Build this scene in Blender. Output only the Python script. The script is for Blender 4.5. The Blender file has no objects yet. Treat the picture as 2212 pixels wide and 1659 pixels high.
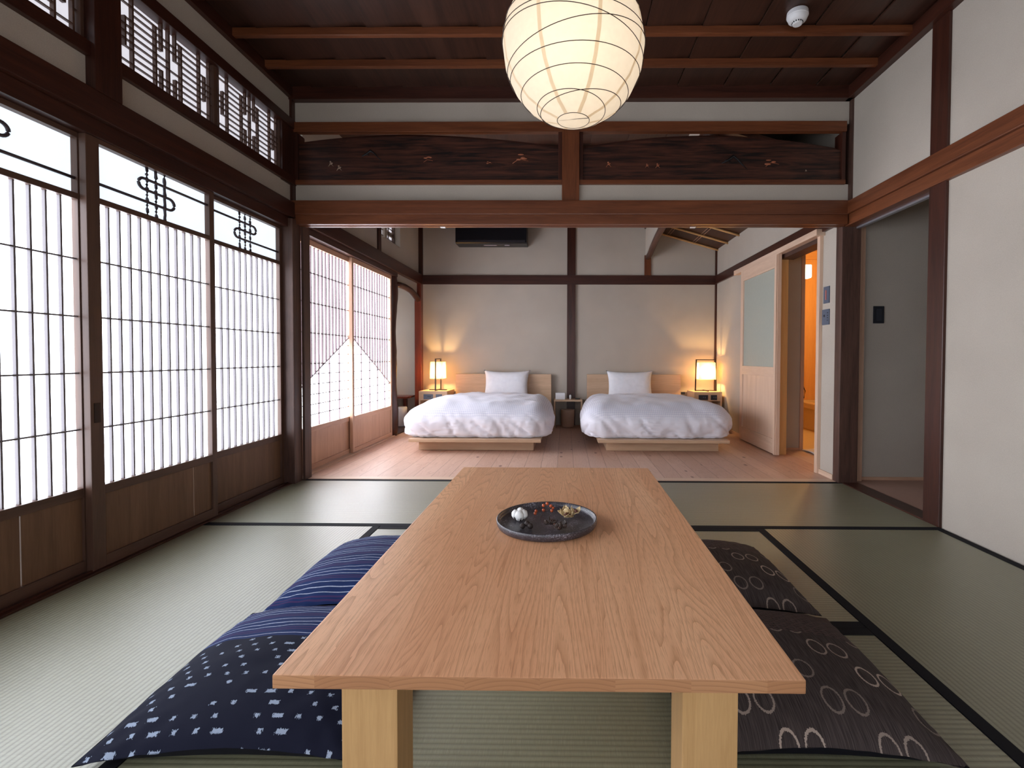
import bpy, bmesh, math, random
from mathutils import Vector, Matrix, noise
R = random.Random(7)
sc = bpy.context.scene
COL = sc.collection
PI = math.pi

# ------------------------------------------------------------------ camera
F, CX, CY, HC = 1040.0, 1210.0, 795.0, 0.87
yaw, pitch, roll = .0104, .023, .003
fw = Vector((-math.sin(yaw)*math.cos(pitch), math.cos(yaw)*math.cos(pitch), -math.sin(pitch)))
rt = Vector((math.cos(yaw), math.sin(yaw), 0)); up = rt.cross(fw)
rt2 = math.cos(roll)*rt + math.sin(roll)*up
up2 = -math.sin(roll)*rt + math.cos(roll)*up
cam = bpy.data.objects.new('camera', bpy.data.cameras.new('camera')); COL.objects.link(cam)
cam.matrix_world = Matrix(((rt2.x, up2.x, -fw.x, 0), (rt2.y, up2.y, -fw.y, 0), (rt2.z, up2.z, -fw.z, HC), (0, 0, 0, 1)))
cam.data.sensor_width = 36; cam.data.lens = 36*F/2212
cam.data.shift_x = (1106-CX)/2212; cam.data.shift_y = (CY-829.5)/2212
cam.data.clip_start = .02
sc.camera = cam

# ------------------------------------------------------------------ world, exposure
w = bpy.data.worlds.new('world'); sc.world = w; w.use_nodes = True
w.node_tree.nodes['Background'].inputs[0].default_value = (.85, .93, 1, 1)
w.node_tree.nodes['Background'].inputs[1].default_value = 3.0
sc.view_settings.view_transform = 'Standard'; sc.view_settings.look = 'None'
sc.view_settings.exposure = 0.2; sc.view_settings.gamma = 1
sc.view_settings.use_curve_mapping = False
SHOJI = 6.6          # brightness of daylight through the paper
RANMA = .68
SH_COL = (.85, .905, 1.0)
def lamp(name, kind, loc, energy, col, size=.03, rot=None, sizey=None):
    l = bpy.data.lights.new(name, kind); l.energy = energy; l.color = col
    if kind == 'AREA':
        l.size = size
        if sizey: l.shape = 'RECTANGLE'; l.size_y = sizey
    else: l.shadow_soft_size = size
    o = bpy.data.objects.new(name, l); COL.objects.link(o); o.location = loc
    if rot: o.rotation_euler = rot
    return o

# ------------------------------------------------------------------ node helpers
class NT:
    def __init__(s, name):
        s.m = bpy.data.materials.new(name); s.m.use_nodes = True
        s.t = s.m.node_tree; s.b = s.t.nodes['Principled BSDF']; s.out = s.t.nodes['Material Output']
        s._co = None
    def n(s, typ, **k):
        nd = s.t.nodes.new(typ)
        for a, v in k.items(): setattr(nd, a, v)
        return nd
    def put(s, sock, v):
        if hasattr(v, 'links') or isinstance(v, bpy.types.NodeSocket): s.t.links.new(v, sock)
        elif v is not None:
            if isinstance(v, tuple) and len(v) == 3 and sock.type == 'RGBA': v = (*v, 1)
            sock.default_value = v
    def co(s):
        if not s._co: s._co = s.n('ShaderNodeTexCoord').outputs['Object']
        return s._co
    def xyz(s, v=None):
        sp = s.n('ShaderNodeSeparateXYZ'); s.put(sp.inputs[0], v or s.co()); return sp.outputs
    def comb(s, x, y, z):
        c = s.n('ShaderNodeCombineXYZ'); s.put(c.inputs[0], x); s.put(c.inputs[1], y); s.put(c.inputs[2], z); return c.outputs[0]
    def M(s, op, a, b=None, c=None, clamp=False):
        nd = s.n('ShaderNodeMath', operation=op, use_clamp=clamp)
        s.put(nd.inputs[0], a)
        if b is not None: s.put(nd.inputs[1], b)
        if c is not None: s.put(nd.inputs[2], c)
        return nd.outputs[0]
    def map(s, scale=(1, 1, 1), loc=(0, 0, 0), v=None):
        nd = s.n('ShaderNodeMapping'); s.put(nd.inputs[0], v or s.co())
        nd.inputs['Location'].default_value = loc; nd.inputs['Scale'].default_value = scale
        return nd.outputs[0]
    def noise(s, v, scale=5, detail=3, rough=.5, dist=0):
        nd = s.n('ShaderNodeTexNoise'); s.put(nd.inputs['Vector'], v)
        nd.inputs['Scale'].default_value = scale; nd.inputs['Detail'].default_value = detail
        nd.inputs['Roughness'].default_value = rough; nd.inputs['Distortion'].default_value = dist
        return nd.outputs['Fac']
    def ramp(s, f, stops):
        nd = s.n('ShaderNodeValToRGB'); s.put(nd.inputs[0], f); e = nd.color_ramp.elements
        while len(e) < len(stops): e.new(.5)
        for i, (p, c) in enumerate(stops):
            e[i].position = p; e[i].color = (*c, 1) if isinstance(c, tuple) else (c, c, c, 1)
        return nd.outputs[0]
    def mix(s, f, a, b, mode='MIX'):
        nd = s.n('ShaderNodeMix', data_type='RGBA', blend_type=mode)
        s.put(nd.inputs[0], f); s.put(nd.inputs[6], a); s.put(nd.inputs[7], b); return nd.outputs[2]
    def rnd(s): return s.n('ShaderNodeObjectInfo').outputs['Random']
    def white(s, v):
        nd = s.n('ShaderNodeTexWhiteNoise', noise_dimensions='1D'); s.put(nd.inputs['W'], v); return nd.outputs['Value']
    def white3(s, v):
        nd = s.n('ShaderNodeTexWhiteNoise', noise_dimensions='3D'); s.put(nd.inputs['Vector'], v); return nd.outputs['Value']
    def bump(s, h, st=.2, d=.002):
        nd = s.n('ShaderNodeBump'); s.put(nd.inputs['Height'], h); nd.inputs['Strength'].default_value = st
        nd.inputs['Distance'].default_value = d; s.t.links.new(nd.outputs[0], s.b.inputs['Normal'])
    def fin(s, col=None, rough=.5, spec=.5, metal=0):
        s.put(s.b.inputs['Base Color'], col); s.put(s.b.inputs['Roughness'], rough)
        s.b.inputs['Specular IOR Level'].default_value = spec; s.b.inputs['Metallic'].default_value = metal
        return s.m

def plain(name, col, rough=.5, spec=.5, metal=0, nz=0.06):
    s = NT(name)
    f = s.noise(s.co(), 30, 3)
    c = s.mix(f, tuple(x*(1-nz) for x in col), tuple(min(1, x*(1+nz)) for x in col))
    return s.fin(c, rough, spec, metal)

def emis(name, col, st, rough=.8):
    s = NT(name)
    f = s.noise(s.co(), 9, 4)
    c = s.mix(f, tuple(x*.99 for x in col), col)
    s.put(s.b.inputs['Emission Color'], c); s.b.inputs['Emission Strength'].default_value = st
    return s.fin((.8, .8, .8), rough)

_W = {}
def wood(kind, ax):
    """kind -> (dark, light, fine scale, roughness)"""
    if (kind, ax) in _W: return _W[kind, ax]
    P = {'dark':   ((.018, .0052, .0036), (.072, .021, .012), .36, 1.0),
         'lintel': ((.070, .018, .007), (.210, .066, .025), .36, 1.0),
         'aged':   ((.022, .010, .008), (.125, .060, .042), .5, 1.3),
         'ceil':   ((.020, .0075, .0045), (.070, .027, .016), .40, .7),
         'shoji':  ((.060, .030, .021), (.125, .063, .042), .42, 1.3),
         'koshi':  ((.105, .050, .026), (.205, .105, .058), .45, 1.0),
         'cedar':  ((.46, .26, .17), (.66, .42, .29), .45, 1.3),
         'pine':   ((.60, .40, .28), (.78, .57, .43), .45, 1.0),
         'ash':    ((.50, .32, .20), (.66, .45, .29), .42, 1.6),
         'hinoki': ((.62, .34, .12), (.78, .48, .20), .4, 1.0),
         'board':  ((.006, .0025, .002), (.085, .026, .014), .42, .45),
         'red':    ((.10, .018, .010), (.19, .038, .02), .25, 1.0),
         'leg':    ((.44, .245, .095), (.60, .36, .155), .42, 2.0)}[kind]
    d, l, ro, sc_ = P
    s = NT('%s_wood_%s' % (kind, ax))
    st = {'x': (.06, 1, 1), 'y': (1, .06, 1), 'z': (1, 1, .06)}[ax]
    off = s.M('MULTIPLY', s.rnd(), 37.0)
    v = s.n('ShaderNodeVectorMath', operation='ADD'); s.put(v.inputs[0], s.map(st)); s.put(v.inputs[1], s.comb(off, off, off))
    v = v.outputs[0]
    a = s.noise(v, 14*sc_, 5, .6, 1.2)
    g = s.noise(v, 170*sc_, 2, .5, .3)
    if kind == 'board':
        a = s.noise(s.map((.5, 1, 6)), 5, 5, .65, .8)
    f = s.M('ADD', s.M('MULTIPLY', a, .75), s.M('MULTIPLY', g, .32))
    c = s.ramp(f, [(.42, d), (.66, l)] if kind == 'board' else [(.28, d), (.72, l)])
    s.bump(g, .12, .0008)
    return _W.setdefault((kind, ax), s.fin(c, ro, .45))

def m_plaster():
    s = NT('clay_plaster')
    a = s.noise(s.co(), 3, 3); b = s.noise(s.co(), 420, 2, .7)
    f = s.M('ADD', s.M('MULTIPLY', a, .35), s.M('MULTIPLY', b, .65))
    c = s.ramp(f, [(.3, (.430, .375, .318)), (.7, (.560, .500, .430))])
    s.bump(b, .35, .0015)
    return s.fin(c, .93, .15)

def m_tatami(ax):
    """ribs (me) run along ax; fine rush threads across"""
    s = NT('tatami_rush_%s' % ax)
    x, y, z = s.xyz()
    cr, al = (y, x) if ax == 'x' else (x, y)
    ph = s.M('FRACT', s.M('DIVIDE', s.M('ADD', cr, 10), .0152))
    rib = s.M('SUBTRACT', 1.0, s.M('ABSOLUTE', s.M('SUBTRACT', s.M('MULTIPLY', ph, 2), 1)))
    rib = s.M('POWER', rib, .45)
    sc_ = (30, 900, 1) if ax == 'y' else (900, 30, 1)
    th = s.noise(s.map(sc_), 1.0, 2)
    lg = s.noise(s.co(), 1.5, 3)
    c = s.ramp(s.M('ADD', s.M('MULTIPLY', th, .6), s.M('MULTIPLY', lg, .4)), [(.3, (.182, .174, .104)), (.7, (.330, .322, .208))])
    c = s.mix(s.M('MULTIPLY', s.M('SUBTRACT', 1, rib), .85), c, (.10, .095, .05))
    s.bump(s.M('ADD', s.M('MULTIPLY', rib, .8), s.M('MULTIPLY', th, .35)), .55, .0022)
    s.b.inputs['Coat Weight'].default_value = .75; s.b.inputs['Coat Roughness'].default_value = .40
    return s.fin(c, .46, .8)

def m_oak():
    s = NT('oiled_oak_boards')
    x, y, z = s.xyz()
    bi = s.M('FLOOR', s.M('DIVIDE', s.M('ADD', x, 5.02), .1225))
    rb = s.white(bi)
    xl = s.M('SUBTRACT', s.M('FRACT', s.M('DIVIDE', s.M('ADD', x, 5.02), .1225)), .5)
    # cathedral contours
    vy = s.M('ADD', y, s.M('MULTIPLY', rb, 31))
    v = s.comb(s.M('MULTIPLY', xl, .55), s.M('MULTIPLY', vy, .30), s.M('ADD', s.M('MULTIPLY', rb, 9), s.M('MULTIPLY', z, .5)))
    big = s.noise(v, 1.9, 2, .45, .35)
    para = s.M('MULTIPLY', s.M('MULTIPLY', xl, xl), 1.1)
    val = s.M('ADD', s.M('MULTIPLY', big, 2.2), s.M('ADD', para, s.M('MULTIPLY', vy, .22)))
    wob = s.noise(s.comb(s.M('MULTIPLY', x, 55), s.M('MULTIPLY', y, 7), z), 1.0, 2)
    fr = s.M('FRACT', s.M('ADD', s.M('MULTIPLY', val, 13), s.M('MULTIPLY', wob, .5)))
    line = s.ramp(fr, [(0, 1.0), (.12, .55), (.45, .08), (.85, 0.0)])
    por = s.noise(s.comb(s.M('MULTIPLY', x, 700), s.M('MULTIPLY', y, 22), s.M('MULTIPLY', z, 300)), 1.0, 2, .6)
    tone = s.noise(s.comb(s.M('MULTIPLY', x, 5), s.M('MULTIPLY', y, 1.1), rb), 1.3, 3)
    base = s.ramp(s.M('ADD', s.M('MULTIPLY', tone, .75), s.M('MULTIPLY', rb, .25)), [(.25, (.74, .360, .185)), (.75, (.94, .550, .315))])
    c = s.mix(s.M('MULTIPLY', line, .50), base, (.40, .15, .055))
    c = s.mix(s.ramp(por, [(.34, .5), (.48, 0.0)]), c, (.45, .20, .09))
    # end grain on the two short edges: darker, with arcs of growth rings
    nrm = s.n('ShaderNodeNewGeometry').outputs['Normal']
    endm = s.M('GREATER_THAN', s.M('ABSOLUTE', s.xyz(nrm)[1]), .6)
    zz = s.M('ADD', s.M('MULTIPLY', z, 14), s.M('MULTIPLY', s.M('SUBTRACT', rb, .5), 7))
    xx = s.M('ADD', s.M('MULTIPLY', xl, 1.6), s.M('SUBTRACT', rb, .3))
    rad = s.M('SQRT', s.M('ADD', s.M('MULTIPLY', xx, xx), s.M('MULTIPLY', zz, zz)))
    er = s.ramp(s.M('FRACT', s.M('MULTIPLY', rad, 9)), [(0, 1.0), (.35, .2), (.9, 0.0)])
    ec = s.mix(s.M('MULTIPLY', er, .5), s.mix(rb, (.40, .185, .085), (.50, .25, .12)), (.22, .085, .035))
    c = s.mix(endm, c, ec)
    s.bump(s.M('SUBTRACT', por, s.M('MULTIPLY', line, .4)), .10, .0006)
    return s.fin(c, .40, .45)

def m_floor():
    s = NT('knotty_pine_floor')
    x, y, z = s.xyz()
    t = s.M('DIVIDE', s.M('ADD', x, 5.0), .130)
    bi = s.M('FLOOR', t); rb = s.white(bi); xl = s.M('FRACT', t)
    vy = s.M('ADD', y, s.M('MULTIPLY', rb, 23))
    g = s.noise(s.comb(s.M('MULTIPLY', x, 11), s.M('MULTIPLY', vy, 1.3), rb), 1.0, 3, .5, .8)
    fr = s.M('FRACT', s.M('MULTIPLY', g, 9))
    line = s.ramp(fr, [(0, 1.0), (.18, .3), (.7, 0.0)])
    c = s.mix(rb, (.60, .37, .27), (.72, .48, .37))
    c = s.mix(s.M('MULTIPLY', line, .42), c, (.42, .21, .13))
    vo = s.n('ShaderNodeTexVoronoi'); s.put(vo.inputs['Vector'], s.comb(s.M('MULTIPLY', x, 7.7), s.M('MULTIPLY', vy, 3.4), rb)); vo.inputs['Scale'].default_value = 1
    kn = s.ramp(vo.outputs['Distance'], [(.06, 1.0), (.12, 0.0)])
    c = s.mix(s.M('MULTIPLY', kn, .8), c, (.16, .06, .035))
    seam = s.ramp(s.M('ABSOLUTE', s.M('SUBTRACT', xl, .5)), [(.485, 0.0), (.496, 1.0)])
    c = s.mix(s.M('MULTIPLY', seam, .75), c, (.15, .07, .04))
    s.bump(s.M('MULTIPLY', seam, -1.0), .5, .002)
    return s.fin(c, .42, .4)

def m_duvet():
    s = NT('white_jacquard_cotton')
    x, y, z = s.xyz()
    k = .034
    a = s.M('FRACT', s.M('DIVIDE', s.M('ADD', s.M('ADD', x, y), 20), k))
    b = s.M('FRACT', s.M('DIVIDE', s.M('ADD', s.M('SUBTRACT', x, y), 20), k))
    ch = s.M('ABSOLUTE', s.M('SUBTRACT', s.M('GREATER_THAN', a, .5), s.M('GREATER_THAN', b, .5)))
    top = s.ramp(z, [(.30, 0.0), (.36, 1.0)])
    ch = s.M('MULTIPLY', ch, top)
    n = s.noise(s.co(), 60, 2)
    c = s.mix(ch, (.86, .845, .92), (.69, .685, .80))
    s.bump(s.M('ADD', ch, n), .25, .002)
    s.b.inputs['Sheen Weight'].default_value = .2
    return s.fin(c, .85, .2)

def m_blue(split, flip):
    """striped far part, splashed-pattern near part; split = local y where they meet"""
    s = NT('indigo_patchwork_cotton')
    x, y, z = s.xyz()
    # stripes
    t = s.M('DIVIDE', s.M('ADD', y, 5), .082); p = s.M('FRACT', t)
    def ln(c0, wd):
        return s.M('LESS_THAN', s.M('ABSOLUTE', s.M('SUBTRACT', p, c0)), wd)
    white = s.M('MAXIMUM', ln(.12, .022), s.M('MAXIMUM', ln(.38, .016), ln(.88, .016)))
    red = s.M('MAXIMUM', ln(.60, .03), ln(.72, .03))
    br = s.noise(s.map((140, 25, 1)), 1, 2)
    base = s.mix(s.noise(s.map((3, 40, 1)), 1, 2), (.004, .011, .052), (.010, .030, .125))
    c1 = s.mix(s.M('MULTIPLY', red, .55), base, (.07, .025, .09))
    c1 = s.mix(s.M('MULTIPLY', white, s.M('ADD', s.M('MULTIPLY', br, .5), .3)), c1, (.62, .68, .85))
    # splashed dashes
    cx_, cy_ = .046, .027
    row = s.M('FLOOR', s.M('DIVIDE', s.M('ADD', y, 5), cy_))
    xs = s.M('ADD', s.M('DIVIDE', s.M('ADD', x, 5), cx_), s.M('MULTIPLY', s.M('MODULO', row, 2), .5))
    colm = s.M('FLOOR', xs)
    fx = s.M('ABSOLUTE', s.M('SUBTRACT', s.M('FRACT', xs), .5))
    fy = s.M('ABSOLUTE', s.M('SUBTRACT', s.M('FRACT', s.M('DIVIDE', s.M('ADD', y, 5), cy_)), .5))
    rn = s.white3(s.comb(colm, row, 0))
    wd = s.M('ADD', .10, s.M('MULTIPLY', s.M('GREATER_THAN', rn, .84), .14))
    ns = s.M('MULTIPLY', s.M('SUBTRACT', s.noise(s.map((450, 200, 1)), 1, 2), .5), .35)
    d = s.M('MULTIPLY', s.M('LESS_THAN', s.M('ADD', fx, ns), wd), s.M('LESS_THAN', s.M('ADD', fy, ns), .15))
    d = s.M('MULTIPLY', d, s.M('GREATER_THAN', rn, .25))
    c2 = s.mix(s.M('MULTIPLY', d, .8), (.003, .004, .016), (.36, .43, .56))
    m = s.M('GREATER_THAN', y, split)
    if flip: m = s.M('LESS_THAN', y, split)
    c = s.mix(m, c2, c1)
    wv = s.noise(s.map((900, 900, 900)), 1, 1)
    s.bump(wv, .3, .0008)
    return s.fin(c, .85, .2)

def m_brown():
    s = NT('brown_ring_kasuri_cotton')
    x, y, z = s.xyz()
    st = s.noise(s.map((420, 18, 1)), 1, 2)
    base = s.ramp(st, [(.3, (.030, .023, .022)), (.7, (.090, .070, .067))])
    # far third : rows of small scales
    yy = s.M('DIVIDE', s.M('ADD', y, 5), .0125)
    xx = s.M('ADD', s.M('DIVIDE', s.M('ADD', x, 5), .03), s.M('MULTIPLY', s.M('MODULO', s.M('FLOOR', yy), 2), .5))
    tri = s.M('ABSOLUTE', s.M('SUBTRACT', s.M('FRACT', xx), .5))
    sca = s.M('LESS_THAN', s.M('ABSOLUTE', s.M('SUBTRACT', s.M('FRACT', s.M('ADD', yy, tri)), .5)), .13)
    far = s.M('GREATER_THAN', y, .065)
    base = s.mix(s.M('MULTIPLY', s.M('MULTIPLY', sca, far), .75), base, (.15, .09, .085))
    # pairs of rings
    ch, cw = .092, .21
    r0 = s.M('DIVIDE', s.M('ADD', y, 5.02), ch); row = s.M('FLOOR', r0)
    xs = s.M('ADD', s.M('DIVIDE', s.M('ADD', x, 5), cw), s.M('MULTIPLY', row, .37))
    colm = s.M('FLOOR', xs)
    lx = s.M('MULTIPLY', s.M('SUBTRACT', s.M('FRACT', xs), .5), cw)
    ly = s.M('MULTIPLY', s.M('SUBTRACT', s.M('FRACT', r0), .5), ch)
    ax_ = s.M('SUBTRACT', s.M('ABSOLUTE', lx), .027)
    wob = s.M('MULTIPLY', s.M('SUBTRACT', s.noise(s.map((380, 380, 1)), 1, 1), .5), .0045)
    dd = s.M('SQRT', s.M('ADD', s.M('MULTIPLY', ax_, ax_), s.M('MULTIPLY', s.M('MULTIPLY', ly, ly), .46)))
    ring = s.M('LESS_THAN', s.M('ABSOLUTE', s.M('SUBTRACT', s.M('ADD', dd, wob), .0205)), .0021)
    rn = s.white3(s.comb(colm, row, 1))
    ring = s.M('MULTIPLY', ring, s.M('SUBTRACT', 1, far))
    c = s.mix(s.M('MULTIPLY', ring, s.M('ADD', .30, s.M('MULTIPLY', rn, .6))), base, (.56, .45, .38))
    s.bump(st, .3, .001)
    return s.fin(c, .88, .2)

def m_paper(name, col, tr=.85):
    s = NT(name)
    t = s.t
    f = s.noise(s.co(), 60, 4)
    c = s.mix(f, tuple(x*.9 for x in col), col)
    di = s.n('ShaderNodeBsdfDiffuse'); tl = s.n('ShaderNodeBsdfTranslucent')
    s.put(di.inputs[0], c); s.put(tl.inputs[0], c)
    mx = s.n('ShaderNodeMixShader'); mx.inputs[0].default_value = tr
    t.links.new(di.outputs[0], mx.inputs[1]); t.links.new(tl.outputs[0], mx.inputs[2])
    t.links.new(mx.outputs[0], s.out.inputs[0]); return s.m

PL = m_plaster(); TX, TY = m_tatami('x'), m_tatami('y')
OAK = m_oak(); FLOOR = m_floor(); DUV = m_duvet()
HERI = plain('black_cloth_border', (.010, .010, .013), .8, .2)
SHP = emis('daylit_shoji_paper', SH_COL, SHOJI)
UPP = emis('daylit_upper_paper', (.78, .89, 1.0), .92)
SHP2 = emis('daylit_bedroom_paper', (.88, .91, 1.0), SHOJI*1.3)
RNP = emis('daylit_transom_paper', (.86, .86, .95), RANMA)
WHITE = plain('white_plastic', (.78, .78, .80), .4)
BLACKP = plain('black_plastic', (.004, .004, .007), .35)
GREYP = plain('slate_grey_plate', (.10, .12, .17), .45)
DKGREY = plain('charcoal_plate', (.016, .018, .026), .4)
DKMET = plain('dark_bronze_metal', (.035, .022, .018), .4, .5, .6)
COTTON = plain('white_cotton', (.86, .855, .90), .9, .2)
UNDER = plain('black_cotton', (.004, .004, .008), .9, .2)
def wd(k, a): return wood(k, a)

# ------------------------------------------------------------------ mesh builder
class MB:
    def __init__(s): s.bm = bmesh.new()
    def box(s, x0, x1, y0, y1, z0, z1, bev=0.0, mi=0):
        r = bmesh.ops.create_cube(s.bm, size=1)
        vs = r['verts']
        for v in vs:
            v.co = Vector((x0 if v.co.x < 0 else x1, y0 if v.co.y < 0 else y1, z0 if v.co.z < 0 else z1))
        fs = set(f for v in vs for f in v.link_faces)
        for f in fs: f.material_index = mi
        if bev > 0:
            bmesh.ops.bevel(s.bm, geom=list(set(e for v in vs for e in v.link_edges)), offset=bev, segments=2, profile=.7, affect='EDGES')
        return s
    def obox(s, p0, p1, w_, h_, upv=Vector((0, 0, 1))):
        """box bar between two points"""
        p0, p1 = Vector(p0), Vector(p1); d = (p1-p0).normalized()
        a = d.cross(upv)
        if a.length < 1e-4: a = d.cross(Vector((0, 1, 0)))
        a.normalize(); b = a.cross(d)
        vs = []
        for p in (p0, p1):
            for sx, sy in ((-1, -1), (1, -1), (1, 1), (-1, 1)):
                vs.append(s.bm.verts.new(p+a*sx*w_/2+b*sy*h_/2))
        for i in range(4):
            j = (i+1) % 4; s.bm.faces.new((vs[i], vs[j], vs[4+j], vs[4+i]))
        s.bm.faces.new(vs[3::-1]); s.bm.faces.new(vs[4:8])
        return s
    def tube(s, pts, rad, n=8, closed=False, jitter=0, cap=True):
        pts = [Vector(p) for p in pts]; N = len(pts); rings = []
        for i, p in enumerate(pts):
            if closed: d = pts[(i+1) % N]-pts[i-1]
            else: d = pts[min(i+1, N-1)]-pts[max(i-1, 0)]
            d.normalize()
            a = d.cross(Vector((0, 0, 1)))
            if a.length < .05: a = d.cross(Vector((0, 1, 0)))
            a.normalize(); b = d.cross(a)
            r = rad[i] if isinstance(rad, (list, tuple)) else rad
            rings.append([s.bm.verts.new(p+(a*math.cos(t*2*PI/n)+b*math.sin(t*2*PI/n))*r*(1+jitter*R.uniform(-1, 1))) for t in range(n)])
        for i in range(N if closed else N-1):
            A, B = rings[i], rings[(i+1) % N]
            for t in range(n):
                s.bm.faces.new((A[t], A[(t+1) % n], B[(t+1) % n], B[t]))
        if not closed and cap:
            s.bm.faces.new(rings[0][::-1]); s.bm.faces.new(rings[-1])
        return s
    def lathe(s, prof, c=(0, 0, 0), n=32, capb=True, capt=False):
        rings = [[s.bm.verts.new((c[0]+r*math.cos(t*2*PI/n), c[1]+r*math.sin(t*2*PI/n), c[2]+z)) for t in range(n)] for r, z in prof]
        for A, B in zip(rings, rings[1:]):
            for t in range(n): s.bm.faces.new((A[t], A[(t+1) % n], B[(t+1) % n], B[t]))
        if capb: s.bm.faces.new(rings[0][::-1])
        if capt: s.bm.faces.new(rings[-1])
        return s
    def grid(s, fn, nu, nv, closed_u=False):
        g = [[s.bm.verts.new(fn(i/nu, j/nv)) for j in range(nv+1)] for i in range(nu if closed_u else nu+1)]
        for i in range(nu):
            for j in range(nv):
                a, b = g[i], g[(i+1) % len(g)] if closed_u else g[i+1]
                s.bm.faces.new((a[j], b[j], b[j+1], a[j+1]))
        return s
    def prism(s, poly, fn, d0, d1):
        """poly of (a,b); fn(a,b,d)->xyz"""
        A = [s.bm.verts.new(fn(a, b, d0)) for a, b in poly]; B = [s.bm.verts.new(fn(a, b, d1)) for a, b in poly]
        n = len(poly)
        for i in range(n): s.bm.faces.new((A[i], A[(i+1) % n], B[(i+1) % n], B[i]))
        s.bm.faces.new(A[::-1]); s.bm.faces.new(B)
        return s
    def ell(s, c, r, seg=12, rings=8, fn=None):
        rr = bmesh.ops.create_uvsphere(s.bm, u_segments=seg, v_segments=rings, radius=1)
        for v in rr['verts']:
            k = fn(v.co) if fn else 1
            v.co = Vector(c)+Vector((v.co.x*r[0]*k, v.co.y*r[1]*k, v.co.z*r[2]*k))
        return s
    def build(s, name, mat, parent=None, smooth=False, kind=None, subd=0, xf=None):
        bmesh.ops.recalc_face_normals(s.bm, faces=s.bm.faces)
        me = bpy.data.meshes.new(name)
        if parent is not None:
            o = Vector(parent['_o']) if '_o' in parent else Vector((0, 0, 0))
            bmesh.ops.translate(s.bm, vec=-o, verts=s.bm.verts)
        if xf is not None: s.bm.transform(xf)
        s.bm.to_mesh(me); s.bm.free()
        for m in (mat if isinstance(mat, (list, tuple)) else [mat]): me.materials.append(m)
        if smooth:
            for p in me.polygons: p.use_smooth = True
        ob = bpy.data.objects.new(name, me); COL.objects.link(ob)
        if parent is not None: ob.parent = parent; ob['_o'] = list(parent['_o'])
        if kind: ob['kind'] = kind
        if subd:
            md = ob.modifiers.new('sub', 'SUBSURF'); md.levels = subd; md.render_levels = subd
        return ob

def thing(name, label, cat, loc=(0, 0, 0), group=None):
    o = bpy.data.objects.new(name, None); COL.objects.link(o); o.location = loc; o.empty_display_size = .05
    o['_o'] = list(loc); o['label'] = label; o['category'] = cat
    if group: o['group'] = group
    return o
def tag(o, label, cat, group=None):
    o['label'] = label; o['category'] = cat
    if group: o['group'] = group
    return o
def S(name, mb, mat, **k): return mb.build(name, mat, kind='structure', **k)
_tn = [0]
def trim(mb, mat, **k):
    _tn[0] += 1
    return S('trim_%d' % _tn[0], mb, mat, **k)

# ================================================================== STRUCTURE
YF, YB, YR = 3.34, 6.15, -1.6      # opening plane, bedroom back wall, wall behind the camera
ZC = 2.70
# floors
S('floor', MB().box(-1.95, 1.98, YR, 3.375, -.12, -.055), wd('pine', 'x'))
S('floor_bedroom', MB().box(-2.7, 2.02, 3.375, YB+.1, -.12, 0), FLOOR)
trim(MB().box(-1.84, 1.90, 3.378, 3.45, -.02, .0025), wd('pine', 'x'))

# tatami mats -------------------------------------------------------
def mat_(x0, x1, y0, y1, ax, label, edges):
    g = .0015
    x0 += g; x1 -= g; y0 += g; y1 -= g
    t = thing('tatami_mat', label, 'tatami mat', ((x0+x1)/2, (y0+y1)/2, -.055), 'tatami mats')
    MB().box(x0, x1, y0, y1, -.055, -.001, .001).build('rush_surface', TX if ax == 'x' else TY, t)
    for e in edges:
        b = MB(); k = .036
        if e == 'n': b.box(x0, x1, y1-k, y1+.0005, -.05, .0008)
        if e == 's': b.box(x0, x1, y0-.0005, y0+k, -.05, .0008)
        if e == 'e': b.box(x1-k, x1+.0005, y0, y1, -.05, .0008)
        if e == 'w': b.box(x0-.0005, x0+k, y0, y1, -.05, .0008)
        b.build('cloth_border', HERI, t)
XL, XR, XM0, XM1 = -1.862, 1.925, -.945, .975
mat_(XL, .02, 2.44, 3.375, 'x', 'tatami mat of the far row, left half, beside the dark corner post', 'ns')
mat_(.02, XR, 2.44, 3.375, 'x', 'tatami mat of the far row, right half, beside the hallway doorway', 'ns')
mat_(XL, XM0, .52, 2.44, 'y', 'tatami mat lying along the paper screens, left of the blue cushions', 'e')
mat_(XM1, XR, .52, 2.44, 'y', 'olive tatami mat lying along the right plaster wall', 'ew')
mat_(XM0, XM1, 1.54, 2.44, 'x', 'tatami mat under the far half of the low table', 'ns')
mat_(XM0, XM1, .64, 1.54, 'x', 'tatami mat under the near legs of the low table', 'ns')
mat_(XL, XM0, YR+.04, .52, 'y', 'tatami mat nearest the camera on the window side', 'e')
mat_(XM1, XR, YR+.04, .52, 'y', 'tatami mat nearest the camera on the plaster wall side', 'ew')
mat_(XM0, XM1, -.26, .64, 'x', 'tatami mat just below the camera', 'ns')
mat_(XM0, XM1, YR+.04, -.26, 'x', 'tatami mat behind the camera', 'ns')

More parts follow.
